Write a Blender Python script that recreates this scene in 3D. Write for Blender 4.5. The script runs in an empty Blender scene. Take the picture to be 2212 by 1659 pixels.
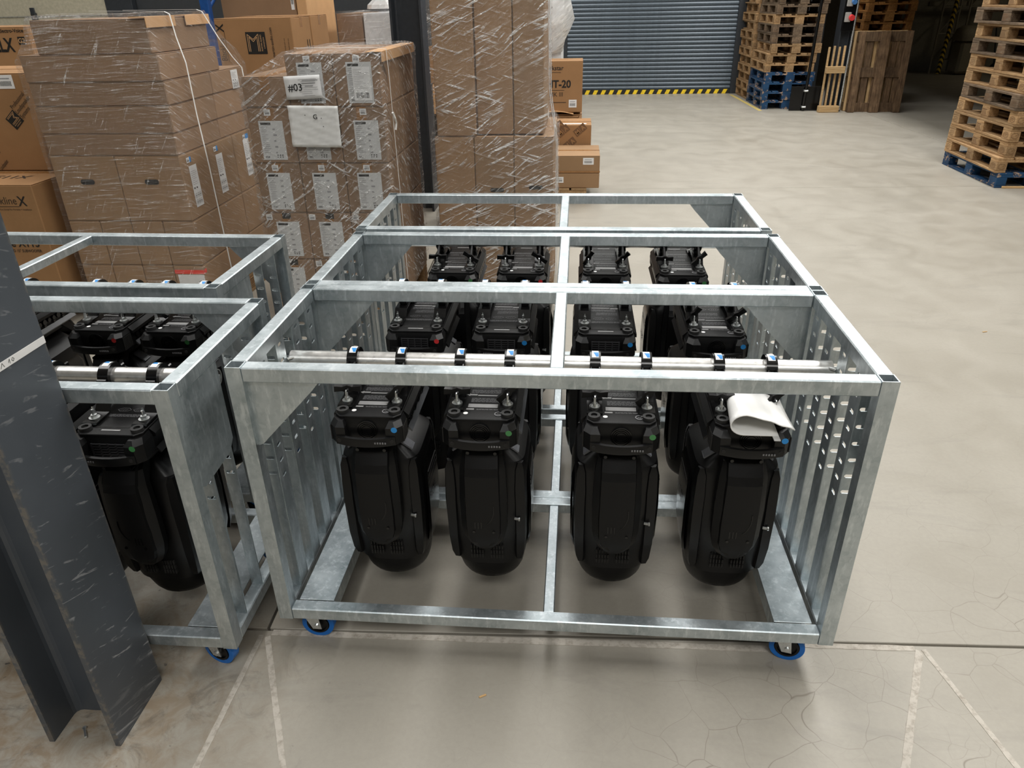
import bpy, math, random
from mathutils import Vector, Matrix, Euler
R = math.radians
random.seed(7)
sc = bpy.context.scene
col = sc.collection

# ------------------------------------------------------------------ camera
cam_d = bpy.data.cameras.new('camera'); cam = bpy.data.objects.new('camera', cam_d); col.objects.link(cam)
def aim():
    p, y, r = R(27.77231), R(5.26172), R(-1.16072)
    f = Vector((-math.sin(y)*math.cos(p), math.cos(y)*math.cos(p), -math.sin(p)))
    rt = Vector((math.cos(y), math.sin(y), 0)); up = rt.cross(f)
    X = rt*math.cos(r) + up*math.sin(r); U = -rt*math.sin(r) + up*math.cos(r)
    M = Matrix((X, U, -f)).transposed().to_4x4()
    M.translation = (0.8522, -1.5446, 1.7558)
    return M
cam.matrix_world = aim()
cam_d.sensor_width = 36; cam_d.lens = 36*1581.37/2212; cam_d.clip_start = .02; cam_d.clip_end = 100
sc.camera = cam

# ------------------------------------------------------------------ world, lights, exposure
w = bpy.data.worlds.new('world'); sc.world = w; w.use_nodes = True
w.node_tree.nodes['Background'].inputs[0].default_value = (.82, .92, 1, 1)
w.node_tree.nodes['Background'].inputs[1].default_value = .25
def area(name, loc, sx, sy, power, color=(1, .98, .95)):
    l = bpy.data.lights.new(name, 'AREA'); l.shape = 'RECTANGLE'; l.size = sx; l.size_y = sy; l.energy = power; l.color = color
    o = bpy.data.objects.new(name, l); col.objects.link(o); o.location = loc
    return o
SKY = [(4.4, 6.4, 1.2, 15.6, 700), (.6, 6.5, 1.2, 14.5, 500), (-4.6, 4, 1.2, 8.4, 290), (1.4, -5.5, 6, 1.8, 390)]
for i, (x, y, sx, sy, p) in enumerate(SKY):
    area('skylight_lamp', (x, y, 6.9), sx, sy, p, (1, .985, .955))
area('hall_lamp', (11, 15.5, 2.9), .3, 1.2, 7, (1, .86, .62))
sc.view_settings.view_transform = 'Standard'; sc.view_settings.look = 'None'
sc.view_settings.exposure = 0.0; sc.view_settings.gamma = 1.0; sc.view_settings.use_curve_mapping = False
sc.cycles.max_bounces = 8; sc.cycles.transparent_max_bounces = 16; sc.cycles.caustics_reflective = False; sc.cycles.caustics_refractive = False
sc.cycles.use_denoising = True; sc.cycles.sample_clamp_indirect = 6

# ------------------------------------------------------------------ materials
def lin(r, g, b):
    f = lambda c: (c/255/12.92) if c/255 <= .04045 else ((c/255+.055)/1.055)**2.4
    return (f(r), f(g), f(b), 1)
class NT:
    def __init__(s, m): s.t = m.node_tree; s.n = s.t.nodes; s.l = s.t.links
    def add(s, typ, ins=None, **kw):
        n = s.n.new(typ)
        for k, v in kw.items(): setattr(n, k, v)
        for k, v in (ins or {}).items(): s.put(n.inputs[k], v)
        return n
    def put(s, sock, v):
        if hasattr(v, 'links') or isinstance(v, bpy.types.NodeSocket): s.l.new(v, sock)
        else: sock.default_value = v
    def noise(s, vec, scale, detail=3, rough=.5, dist=0):
        return s.add('ShaderNodeTexNoise', {'Vector': vec, 'Scale': scale, 'Detail': detail, 'Roughness': rough, 'Distortion': dist}).outputs['Fac']
    def mapping(s, vec, scale=(1, 1, 1), rot=(0, 0, 0), loc=(0, 0, 0)):
        return s.add('ShaderNodeMapping', {'Vector': vec, 'Scale': scale, 'Rotation': rot, 'Location': loc}).outputs[0]
    def ramp(s, fac, a, b, c0=(0, 0, 0, 1), c1=(1, 1, 1, 1)):
        n = s.add('ShaderNodeValToRGB', {'Fac': fac}); e = n.color_ramp.elements
        e[0].position = a; e[0].color = c0; e[1].position = b; e[1].color = c1
        return n.outputs['Color']
    def mix(s, fac, a, b, mode='MIX'):
        n = s.add('ShaderNodeMix', data_type='RGBA', blend_type=mode)
        s.put(n.inputs[0], fac); s.put(n.inputs[6], a); s.put(n.inputs[7], b)
        return n.outputs[2]
    def math(s, op, a, b=0.0):
        n = s.add('ShaderNodeMath', operation=op); s.put(n.inputs[0], a); s.put(n.inputs[1], b); return n.outputs[0]
def newmat(name):
    m = bpy.data.materials.new(name); m.use_nodes = True
    t = NT(m); b = t.n['Principled BSDF']
    t.obj = t.add('ShaderNodeTexCoord').outputs['Object']
    t.rnd = t.add('ShaderNodeObjectInfo').outputs['Random']
    return m, t, b
def plain(name, c, rough=.5, metal=0, spec=.5, var=.12, scale=30):
    m, t, b = newmat(name)
    n = t.noise(t.obj, scale, 4)
    c2 = tuple(x*(1-var) for x in c[:3])+(1,); c1 = tuple(min(1, x*(1+var)) for x in c[:3])+(1,)
    t.put(b.inputs['Base Color'], t.ramp(n, .3, .7, c2, c1))
    t.put(b.inputs['Roughness'], t.ramp(n, .2, .8, (rough*.85,)*3+(1,), (min(1, rough*1.15),)*3+(1,)))
    b.inputs['Metallic'].default_value = metal; b.inputs['Specular IOR Level'].default_value = spec
    return m
def bump(t, b, h, strength, dist=.01):
    n = t.add('ShaderNodeBump', {'Height': h, 'Strength': strength, 'Distance': dist}); t.put(b.inputs['Normal'], n.outputs[0]); return n

def make_galv():
    m, t, b = newmat('galvanised_steel')
    v = t.add('ShaderNodeTexVoronoi', {'Vector': t.obj, 'Scale': 85}, feature='F1').outputs['Color']
    vf = t.add('ShaderNodeSeparateColor', {0: v}).outputs[0]
    n1 = t.noise(t.obj, 9, 5, .6); n2 = t.noise(t.mapping(t.obj, (1, 1, .25)), 60, 4, .65)
    c = t.ramp(n1, .3, .72, (.33, .385, .41, 1), (.60, .66, .69, 1))
    c = t.mix(t.math('MULTIPLY', vf, .30), c, (.68, .725, .745, 1))
    c = t.mix(t.ramp(n2, .52, .68, (0, 0, 0, 1), (.55, .55, .55, 1)), c, (.80, .85, .875, 1))
    t.put(b.inputs['Base Color'], c); b.inputs['Metallic'].default_value = .86
    t.put(b.inputs['Roughness'], t.ramp(t.mix(.15, n1, vf), .3, .7, (.36,)*3+(1,), (.46,)*3+(1,)))
    bump(t, b, n2, .06, .003)
    return m
def make_floor():
    m, t, b = newmat('concrete_floor')
    g = t.add('ShaderNodeNewGeometry').outputs['Position']
    n1 = t.noise(g, .55, 5, .55); n2 = t.noise(g, 3.2, 6, .6, .6); n3 = t.noise(g, 60, 4, .7); n4 = t.noise(t.mapping(g, (1.0, 3.5, 1)), 1.6, 6, .65, 1.2)
    c = t.ramp(n1, .3, .72, (.332, .304, .253, 1), (.402, .374, .322, 1))
    c = t.mix(t.ramp(n2, .35, .75, (0, 0, 0, 1), (.5, .5, .5, 1)), c, (.438, .41, .355, 1))
    c = t.mix(t.ramp(n4, .55, .72, (0, 0, 0, 1), (.32, .32, .32, 1)), c, (.25, .232, .205, 1))
    c = t.mix(t.ramp(n3, .3, .75, (.16,)*3+(1,), (0, 0, 0, 1)), c, (.2, .18, .15, 1))
    # hairline crazing, strongest in irregular areas of the slab
    wob = t.add('ShaderNodeVectorMath', {0: g, 1: t.add('ShaderNodeVectorMath', {0: t.add('ShaderNodeTexNoise', {'Vector': g, 'Scale': 4.0, 'Detail': 2.0}).outputs['Color'], 3: .16}, operation='SCALE').outputs[0]}, operation='ADD').outputs[0]
    cr = t.add('ShaderNodeTexVoronoi', {'Vector': wob, 'Scale': 7.0}, feature='DISTANCE_TO_EDGE').outputs['Distance']
    cr2 = t.add('ShaderNodeTexVoronoi', {'Vector': wob, 'Scale': 17.0}, feature='DISTANCE_TO_EDGE').outputs['Distance']
    xyz = t.add('ShaderNodeSeparateXYZ', {0: g})
    near = t.math('MULTIPLY', t.ramp(t.math('ADD', t.math('MULTIPLY', xyz.outputs[0], .35), t.math('MULTIPLY', n1, .6)), .50, .85), t.ramp(xyz.outputs[1], .0, 1.0, (1, 1, 1, 1), (.25, .25, .25, 1)))
    k = t.math('MULTIPLY', t.ramp(cr, .002, .009, (1, 1, 1, 1), (0, 0, 0, 1)), near)
    k2 = t.math('MULTIPLY', t.ramp(cr2, .003, .012, (.6, .6, .6, 1), (0, 0, 0, 1)), t.math('MULTIPLY', near, t.ramp(n2, .5, .62)))
    kk = t.math('MULTIPLY', t.math('MULTIPLY', t.math('MAXIMUM', k, k2), t.ramp(t.noise(g, 2.3, 5, .65), .36, .62)), .62)
    c = t.mix(kk, c, (.13, .105, .075, 1))
    # ochre and dark traffic wear round the near column
    dx = t.math('ADD', xyz.outputs[0], .62); dy = t.math('ADD', xyz.outputs[1], .30)
    d = t.math('SQRT', t.math('ADD', t.math('MULTIPLY', dx, dx), t.math('MULTIPLY', dy, dy)))
    st = t.math('MULTIPLY', t.ramp(d, .25, .8, (1, 1, 1, 1), (0, 0, 0, 1)), t.ramp(t.noise(g, 11, 7, .7, .8), .40, .62))
    c = t.mix(t.math('MULTIPLY', st, .72), c, (.23, .155, .085, 1))
    st2 = t.math('MULTIPLY', t.ramp(d, .2, .95, (1, 1, 1, 1), (0, 0, 0, 1)), t.ramp(t.noise(t.mapping(g, (1, 1, 1), (0, 0, R(35)), (3, 1, 0)), 7, 7, .75, 1.2), .54, .64))
    c = t.mix(t.math('MULTIPLY', st2, .55), c, (.10, .092, .08, 1))
    spk = t.ramp(t.noise(g, 33, 2, .4), .73, .77); c = t.mix(t.math('MULTIPLY', spk, t.ramp(d, .3, 1.0, (.85,)*3+(1,), (.05,)*3+(1,))), c, (.08, .075, .07, 1))
    t.put(b.inputs['Base Color'], c)
    t.put(b.inputs['Roughness'], t.ramp(n2, .3, .7, (.34,)*3+(1,), (.52,)*3+(1,)))
    b.inputs['Specular IOR Level'].default_value = .45
    bump(t, b, t.mix(.5, n3, n2), .07, .004)
    return m
def make_card(name, c, rough=.78, line=.05):
    m, t, b = newmat(name)
    n1 = t.noise(t.obj, 4, 4, .6); wv = t.noise(t.mapping(t.obj, (1, 1, .06)), 180, 2); n3 = t.noise(t.obj, 90, 3)
    r = t.ramp(t.rnd, 0, 1, (.9, .9, .9, 1), (1.08, 1.06, 1.05, 1))
    cc = t.ramp(n1, .3, .7, tuple(x*.9 for x in c[:3])+(1,), tuple(x*1.08 for x in c[:3])+(1,))
    cc = t.mix(1.0, cc, r, 'MULTIPLY')
    cc = t.mix(t.math('MULTIPLY', wv, line*2), cc, tuple(x*.7 for x in c[:3])+(1,))
    cc = t.mix(t.ramp(n3, .55, .75, (0, 0, 0, 1), (.12,)*3+(1,)), cc, tuple(x*1.3 for x in c[:3])+(1,))
    t.put(b.inputs['Base Color'], cc); b.inputs['Roughness'].default_value = rough; b.inputs['Specular IOR Level'].default_value = .3
    bump(t, b, wv, .06, .002)
    return m
def make_film(name, dens, sets, haze=.03, white=(.92, .92, .92, 1), bs=1.0, dist=.02, patch=(.40, .60)):
    """sets: (tilt on front, tilt on side, scale across, stretch along, threshold, weight) per family of creases, their glints painted as white streaks"""
    m, t, b = newmat(name)
    wv = t.add('ShaderNodeVectorMath', {0: t.obj, 1: t.add('ShaderNodeVectorMath', {0: t.add('ShaderNodeTexNoise', {'Vector': t.obj, 'Scale': 2.2, 'Detail': 1.0}).outputs['Color'], 3: .05}, operation='SCALE').outputs[0]}, operation='ADD').outputs[0]
    s = None; h = None
    for k, (ay, ax, sc_, st, th, wt) in enumerate(sets):
        v = t.mapping(t.mapping(wv, (1, 1, 1), (R(ax), R(ay), 0), (.37*k, .11*k, .23*k)), (1/st, 1/st, 1))
        n = t.noise(v, sc_, 3, .6)
        big = t.ramp(t.noise(t.obj, 3.3+k, 3, .6), patch[0], patch[1], (.12,)*3+(1,), (1, 1, 1, 1))
        q = t.math('MULTIPLY', t.math('MULTIPLY', t.ramp(n, th, th+.07), big), wt)  # streak mask: film creases plus glints painted in white
        s = q if s is None else t.math('MAXIMUM', s, q); h = n if h is None else t.math('ADD', h, n)
    t.put(b.inputs['Base Color'], white); b.inputs['Roughness'].default_value = .2; b.inputs['Specular IOR Level'].default_value = .9
    bn = bump(t, b, h, bs, dist)
    tr = t.add('ShaderNodeBsdfTransparent', {0: (.985, .985, .985, 1)})
    gl = t.add('ShaderNodeBsdfGlossy', {0: (1, 1, 1, 1), 'Roughness': .1}); t.put(gl.inputs['Normal'], bn.outputs[0])
    mg = t.add('ShaderNodeMixShader'); t.put(mg.inputs[0], t.math('ADD', .035, t.math('MULTIPLY', s, .3))); t.l.new(tr.outputs[0], mg.inputs[1]); t.l.new(gl.outputs[0], mg.inputs[2])
    mx = t.add('ShaderNodeMixShader'); t.put(mx.inputs[0], t.math('MINIMUM', t.math('ADD', haze, t.math('MULTIPLY', s, dens)), .95)); t.l.new(mg.outputs[0], mx.inputs[1]); t.l.new(b.outputs[0], mx.inputs[2])
    t.l.new(mx.outputs[0], t.n['Material Output'].inputs[0])
    return m
def make_wood(name, c, dark, amt=.5, axis=0):
    m, t, b = newmat(name)
    sc_ = [14, 14, 14]; sc_[axis] = 1.2
    n = t.noise(t.mapping(t.obj, tuple(sc_)), 4, 5, .65, .4); n2 = t.noise(t.obj, 7, 4, .6)
    r = t.ramp(t.rnd, 0, 1, (.72, .72, .72, 1), (1.12, 1.08, 1.04, 1))
    cc = t.ramp(n, .3, .72, dark, c); cc = t.mix(1.0, cc, r, 'MULTIPLY')
    cc = t.mix(t.math('MULTIPLY', t.ramp(n2, .42, .68), amt), cc, tuple(x*.42 for x in dark[:3])+(1,))
    t.put(b.inputs['Base Color'], cc); b.inputs['Roughness'].default_value = .8; b.inputs['Specular IOR Level'].default_value = .25
    bump(t, b, n, .35, .004)
    return m
def make_bluewood():
    m, t, b = newmat('worn_blue_paint_on_wood')
    n = t.noise(t.obj, 16, 6, .7, .5); n2 = t.noise(t.obj, 3, 3)
    c = t.ramp(n2, .3, .7, lin(5, 42, 74), lin(14, 68, 108))
    c = t.mix(t.ramp(t.math('ADD', n, t.math('MULTIPLY', t.rnd, .09)), .60, .66), c, lin(170, 142, 116))
    t.put(b.inputs['Base Color'], c); b.inputs['Roughness'].default_value = .65
    bump(t, b, n, .25, .004); return m
def make_beam():
    m, t, b = newmat('scratched_dark_grey_paint')
    n = t.noise(t.obj, 3, 4); base = t.ramp(n, .3, .7, lin(66, 71, 77), lin(80, 85, 92))
    s1 = t.noise(t.mapping(t.obj, (1, 6, 6), (R(35), 0, 0)), 7, 3, .6, .3)
    s1 = t.noise(t.mapping(t.mapping(t.obj, (1, 1, 1), (R(23), 0, 0)), (1, 2.6, 24)), 2.4, 4, .6, .5)
    s2 = t.noise(t.mapping(t.mapping(t.obj, (1, 1, 1), (R(8), 0, 0)), (1, 3.2, 34)), 2.0, 4, .6, .5)
    z = t.add('ShaderNodeSeparateXYZ', {0: t.obj}).outputs[2]
    low = t.ramp(z, .05, 1.0, (1, 1, 1, 1), (.35, .35, .35, 1))
    msk = t.noise(t.obj, 11, 4, .6)
    face = t.ramp(t.add('ShaderNodeSeparateXYZ', {0: t.obj}).outputs[0], .098, .1, (.0, .0, .0, 1), (1, 1, 1, 1))
    k = t.math('MULTIPLY', t.math('MULTIPLY', t.math('MAXIMUM', t.ramp(s1, .60, .63), t.ramp(s2, .64, .67)), t.ramp(msk, .47, .55)), low)
    foot = t.math('MULTIPLY', t.ramp(z, .02, .16, (1, 1, 1, 1), (0, 0, 0, 1)), t.ramp(s1, .52, .62))
    c = t.mix(t.math('MULTIPLY', t.math('MULTIPLY', t.math('MAXIMUM', k, t.math('MULTIPLY', foot, .6)), face), .8), base, lin(168, 170, 172))
    yy = t.math('ABSOLUTE', t.add('ShaderNodeSeparateXYZ', {0: t.obj}).outputs[1])
    ed = t.math('MULTIPLY', t.ramp(yy, .1035, .1075), t.ramp(t.noise(t.obj, 38, 5, .7), .45, .56))
    c = t.mix(t.math('MULTIPLY', ed, .8), c, lin(112, 106, 98))
    t.put(b.inputs['Base Color'], c); b.inputs['Roughness'].default_value = .42; bump(t, b, s1, .04, .003); return m
def make_stripes(name, ca, cb, scale, axis='X', rough=.5):
    m, t, b = newmat(name)
    x = t.add('ShaderNodeSeparateXYZ', {0: t.obj}); a = t.math('ADD', x.outputs[0], t.math('ADD', x.outputs[1], x.outputs[2])) if axis == 'XZ' else x.outputs[{'X': 0, 'Y': 1, 'Z': 2}[axis]]
    f = t.math('GREATER_THAN', t.math('FRACT', t.math('MULTIPLY', a, scale)), .5)
    t.put(b.inputs['Base Color'], t.mix(f, ca, cb)); b.inputs['Roughness'].default_value = rough; return m
def make_tape():
    m, t, b = newmat('worn_floor_marking')
    g = t.add('ShaderNodeNewGeometry').outputs['Position']
    n = t.noise(g, 40, 5, .7)
    t.put(b.inputs['Base Color'], t.ramp(n, .34, .55, (.34, .30, .25, 1), (.52, .48, .42, 1))); b.inputs['Roughness'].default_value = .7; return m

GALV = make_galv(); FLOOR = make_floor()
CARD = make_card('brown_cardboard', lin(156, 125, 93)); CARD_D = make_card('dull_brown_cardboard', lin(142, 114, 88)); CARD_O = make_card('orange_brown_cardboard', lin(160, 122, 84)); CARD_L = make_card('pale_cardboard', lin(205, 163, 118))
FILM_A = make_film('stretch_film_streaked', .26, [(4, 24, 75, 22, .56, .45), (2, 32, 120, 16, .575, .65), (60, 20, 60, 10, .62, 1.0)], .04)
FILM_B = make_film('stretch_film_glinting', .66, [(38, 35, 100, 8, .565, 1.0), (30, 28, 60, 14, .60, .8), (-20, 40, 85, 9, .61, 1.0)], .05)
FILM_C = make_film('stretch_film_creased', .75, [(22, -20, 60, 16, .565, 1.0), (33, -30, 100, 12, .58, 1.0), (-14, 20, 70, 14, .60, .9)], .045)
FILM_P = make_film('milky_plastic_sheet', .35, [(40, 10, 12, 3, .52, 1.0)], .5, (.88, .88, .87, 1))
WOOD = make_wood('raw_pallet_wood', lin(196, 166, 126), lin(146, 112, 76), .4)
WOOD_G = make_wood('weathered_pallet_wood', lin(142, 124, 104), lin(88, 72, 57), .55)
WOOD_B = make_wood('dark_reclaimed_wood', lin(136, 112, 86), lin(78, 58, 42), .5)
WOOD_N = make_wood('fresh_pale_wood', lin(222, 194, 150), lin(188, 150, 100), .12)
WOOD_O = make_wood('warm_pallet_wood', lin(190, 140, 82), lin(140, 92, 46), .35)
BLUEW = make_bluewood(); BEAM = make_beam()
BLACK = plain('satin_black_plastic', (.0045, .0045, .0048, 1), .38, 0, .30, .15, 160)
BLACKM = plain('matt_black_plastic', (.0055, .0055, .0058, 1), .42, 0, .22, .12, 220)
GLOSS = plain('gloss_black_metal', (.004, .004, .0042, 1), .2, 0, .45, .1)
RUBBER = plain('black_rubber', (.02, .02, .02, 1), .7)
DGREY = plain('dark_grey_paint', lin(44, 48, 53), .45)
DARKW = plain('charcoal_cladding', lin(50, 53, 56), .6)
ALU = plain('brushed_aluminium', (.74, .73, .71, 1), .3, .85, .5, .1, 60)
ZINC = plain('zinc_plated_steel', (.72, .74, .74, 1), .28, .9)
LGREY = plain('pale_grey_print', lin(150, 150, 150), .5)
MGREY = plain('dim_grey_print', lin(112, 112, 114), .5)
WHITE = plain('white_paper', lin(232, 232, 232), .55, 0, .4, .03)
PVC = plain('white_vinyl_pouch', lin(236, 236, 234), .22, 0, .55, .02)
LABEL = plain('grey_white_label', lin(205, 206, 206), .5, 0, .4, .04)
INK = plain('black_ink', lin(26, 24, 22), .6); INKB = plain('brown_black_ink', lin(48, 36, 26), .7); INKG = plain('grey_ink', lin(150, 150, 152), .6); INKBR = plain('brown_print', lin(112, 82, 55), .75)
BLUE = plain('blue_sticker', lin(40, 136, 208), .4, 0, .4, .03); GREEN = plain('green_sticker', lin(66, 130, 76), .4, 0, .4, .03); RED = plain('red_sticker', lin(222, 60, 62), .4, 0, .4, .03)
BLUET = plain('blue_polyurethane_tyre', lin(18, 108, 196), .38); BLUEP = plain('blue_rack_paint', lin(20, 74, 140), .4)
REDTAPE = plain('red_tape', lin(250, 62, 44), .4); STRAP = plain('white_strap', lin(240, 240, 238), .35)
DOORG = plain('roller_door_grey', lin(80, 91, 101), .32, .15); CREAM = plain('cream_door_panel', lin(178, 172, 152), .5)
TAPE = make_tape(); YTAPE = plain('worn_yellow_marking', lin(206, 184, 110), .6, 0, .3, .3, 40)
YELLOW = plain('signal_yellow', lin(240, 204, 40), .5); HAZ = make_stripes('yellow_black_hazard', lin(28, 28, 28), lin(226, 190, 50), 9, 'XZ')
PANEL = plain('white_wall_panel', lin(214, 216, 214), .5); WALLP = plain('painted_wall', lin(150, 146, 134), .8); CEIL = plain('ceiling_sheet', lin(190, 192, 192), .7); SKYL = plain('skylight_sheet', lin(240, 242, 245), .4)
HOLE = plain('dark_opening', (.01, .009, .008, 1), .8); TAPEC = plain('clear_brown_tape', lin(150, 108, 66), .25)
FOAM = plain('white_foam', lin(226, 228, 230), .6); DIRTY = plain('dull_beige_plastic', lin(150, 144, 128), .6)

# ------------------------------------------------------------------ mesh builder
class MB:
    def __init__(s): s.v = []; s.f = []
    def add(s, vs, fs):
        o = len(s.v); s.v += [tuple(p) for p in vs]; s.f += [tuple(i+o for i in f) for f in fs]; return s
    def box(s, x0, x1, y0, y1, z0, z1, c=0):
        if c <= 0:
            vs = [(x, y, z) for x in (x0, x1) for y in (y0, y1) for z in (z0, z1)]
            return s.add(vs, [(0, 1, 3, 2), (4, 6, 7, 5), (0, 4, 5, 1), (2, 3, 7, 6), (0, 2, 6, 4), (1, 5, 7, 3)])
        c = min(c, (x1-x0)*.49, (y1-y0)*.49, (z1-z0)*.49)
        vs = []; idx = {}
        X = (x0, x1); Y = (y0, y1); Z = (z0, z1)
        for i in (0, 1):
            for j in (0, 1):
                for k in (0, 1):
                    sx, sy, sz = 1-2*i, 1-2*j, 1-2*k
                    for a in range(3):
                        idx[i, j, k, a] = len(vs)
                        vs.append((X[i]+(0 if a == 0 else sx*c), Y[j]+(0 if a == 1 else sy*c), Z[k]+(0 if a == 2 else sz*c)))
        fs = []
        def q(*ids): fs.append(ids)
        for i in (0, 1):
            r = [idx[i, 0, 0, 0], idx[i, 0, 1, 0], idx[i, 1, 1, 0], idx[i, 1, 0, 0]]; q(*(r if i == 0 else r[::-1]))
            r = [idx[0, i, 0, 1], idx[1, i, 0, 1], idx[1, i, 1, 1], idx[0, i, 1, 1]]; q(*(r if i == 0 else r[::-1]))
            r = [idx[0, 0, i, 2], idx[0, 1, i, 2], idx[1, 1, i, 2], idx[1, 0, i, 2]]; q(*(r if i == 0 else r[::-1]))
        for i in (0, 1):
            for j in (0, 1):
                e = (i+j) % 2
                for r in ([idx[i, j, 0, 0], idx[i, j, 0, 1], idx[i, j, 1, 1], idx[i, j, 1, 0]], [idx[i, 0, j, 0], idx[i, 1, j, 0], idx[i, 1, j, 2], idx[i, 0, j, 2]], [idx[0, i, j, 1], idx[0, i, j, 2], idx[1, i, j, 2], idx[1, i, j, 1]]):
                    q(*(r if e else r[::-1]))
        for i in (0, 1):
            for j in (0, 1):
                for k in (0, 1):
                    r = [idx[i, j, k, 0], idx[i, j, k, 1], idx[i, j, k, 2]]; q(*(r if (i+j+k) % 2 else r[::-1]))
        return s.add(vs, fs)
    def loft(s, rings, cap=True):
        n = len(rings[0]); o = len(s.v)
        for r in rings: s.v += [tuple(p) for p in r]
        for k in range(len(rings)-1):
            for i in range(n):
                a = o+k*n+i; b = o+k*n+(i+1) % n; s.f.append((a, b, b+n, a+n))
        if cap:
            s.f.append(tuple(o+i for i in range(n))[::-1]); s.f.append(tuple(o+(len(rings)-1)*n+i for i in range(n)))
        return s
    def cyl(s, p, q, r, n=16, r2=None, cap=True):
        p, q = Vector(p), Vector(q); d = (q-p).normalized(); u = d.orthogonal().normalized(); w_ = d.cross(u)
        rr = r if r2 is None else r2
        ring = lambda c, rad: [c+(u*math.cos(2*math.pi*i/n)+w_*math.sin(2*math.pi*i/n))*rad for i in range(n)]
        return s.loft([ring(p, r), ring(q, rr)], cap)
    def ring(s, c, axis, ri, ro, wd, n=24):       # flat-sided hoop
        c = Vector(c); d = Vector(axis).normalized(); u = d.orthogonal().normalized(); w_ = d.cross(u); o = len(s.v)
        for i in range(n):
            a = 2*math.pi*i/n; e = u*math.cos(a)+w_*math.sin(a)
            for r_, h in ((ri, -1), (ro, -1), (ro, 1), (ri, 1)): s.v.append(tuple(c+e*r_+d*(h*wd/2)))
        for i in range(n):
            for k in range(4):
                a = o+4*i+k; b = o+4*i+(k+1) % 4; a2 = o+4*((i+1) % n)+k; b2 = o+4*((i+1) % n)+(k+1) % 4
                s.f.append((a, b, b2, a2))
        return s
    def tube(s, pts, r, n=8):
        P = [Vector(p) for p in pts]; rings = []
        for i, p in enumerate(P):
            d = (P[min(i+1, len(P)-1)]-P[max(i-1, 0)]).normalized(); u = d.cross(Vector((0.31, 0.2, 1))).normalized(); w_ = d.cross(u)
            rings.append([p+(u*math.cos(2*math.pi*k/n)+w_*math.sin(2*math.pi*k/n))*r for k in range(n)])
        return s.loft(rings)
    def ribbon(s, pts, side, wd, th):             # flat strap along pts
        P = [Vector(p) for p in pts]; sd = Vector(side).normalized(); rings = []
        for i, p in enumerate(P):
            d = (P[min(i+1, len(P)-1)]-P[max(i-1, 0)]).normalized(); nn = d.cross(sd).normalized()
            rings.append([p-sd*wd/2-nn*th/2, p+sd*wd/2-nn*th/2, p+sd*wd/2+nn*th/2, p-sd*wd/2+nn*th/2])
        return s.loft(rings)
    def prism(s, poly, ax, a0, a1):               # polygon in the two other axes, extruded along ax
        def P(u, v_, a): return {0: (a, u, v_), 1: (u, a, v_), 2: (u, v_, a)}[ax]
        return s.loft([[P(u, v_, a0) for u, v_ in poly], [P(u, v_, a1) for u, v_ in poly]])
    def rect(s, O, X, Y, x0, y0, x1, y1, n=.0):   # rectangle in a plane frame
        O, X, Y = Vector(O), Vector(X), Vector(Y); N = X.cross(Y)*n
        s.add([O+X*a+Y*b+N for a, b in ((x0, y0), (x1, y0), (x1, y1), (x0, y1))], [(0, 1, 2, 3)]); return s
    def disc(s, O, X, Y, cx, cy, r, n=.0, k=20):
        O, X, Y = Vector(O), Vector(X), Vector(Y); N = X.cross(Y)*n
        s.add([O+X*(cx+r*math.cos(2*math.pi*i/k))+Y*(cy+r*math.sin(2*math.pi*i/k))+N for i in range(k)], [tuple(range(k))]); return s
    def poly(s, O, X, Y, pts, n=.0):
        O, X, Y = Vector(O), Vector(X), Vector(Y); N = X.cross(Y)*n
        s.add([O+X*a+Y*b+N for a, b in pts], [tuple(range(len(pts)))]); return s
    def stroke(s, O, X, Y, pts, wd, n=.0):        # pen strokes as thin quads
        for (a, b), (c, d) in zip(pts, pts[1:]):
            L = math.hypot(c-a, d-b) or 1e-6; px, py = -(d-b)/L*wd/2, (c-a)/L*wd/2
            s.poly(O, X, Y, [(a+px, b+py), (a-px, b-py), (c-px, d-py), (c+px, d+py)], n)
        return s
    def mesh(s, name, m, smooth=False):
        me = bpy.data.meshes.new(name); me.from_pydata(s.v, [], s.f); me.materials.append(m); me.validate()
        if smooth:
            for p in me.polygons: p.use_smooth = True
        return me
    def build(s, name, m, parent=None, smooth=False, **kw):
        return put(name, s.mesh(name, m, smooth), parent, **kw)
def put(name, me, parent=None, **kw):
    o = bpy.data.objects.new(name, me); col.objects.link(o)
    if parent: o.parent = parent
    for k, v in kw.items(): o[k] = v
    return o
def smooth_by_angle(o, ang=35):
    me = o.data
    for p in me.polygons: p.use_smooth = True
    try: me.set_sharp_from_angle(angle=R(ang))
    except Exception: pass
    return o
def fixn(o):
    import bmesh
    b = bmesh.new(); b.from_mesh(o.data); bmesh.ops.recalc_face_normals(b, faces=b.faces); b.to_mesh(o.data); b.free(); return o
def empty(name, loc=(0, 0, 0), rz=0, label=None, cat=None, group=None):
    o = bpy.data.objects.new(name, None); col.objects.link(o); o.location = loc; o.rotation_euler = (0, 0, rz); o.empty_display_size = .05
    return tag(o, label, cat, group)
def tag(o, label=None, cat=None, group=None, kind=None):
    if label: o['label'] = label
    if cat: o['category'] = cat
    if group: o['group'] = group
    if kind: o['kind'] = kind
    return o
KIDS = {}
def kids(o):
    return [c for c in bpy.data.objects if c.parent == o]
def copy_tree(o, parent=None, cache=None):
    c = o.copy(); col.objects.link(c)
    if parent: c.parent = parent
    for ch in (cache[o.name] if cache and o.name in cache else kids(o)): copy_tree(ch, c, cache)
    return c
def tree_cache(o, d=None):
    d = {} if d is None else d; d[o.name] = kids(o)
    for c in d[o.name]: tree_cache(c, d)
    return d
TX = {}
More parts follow.
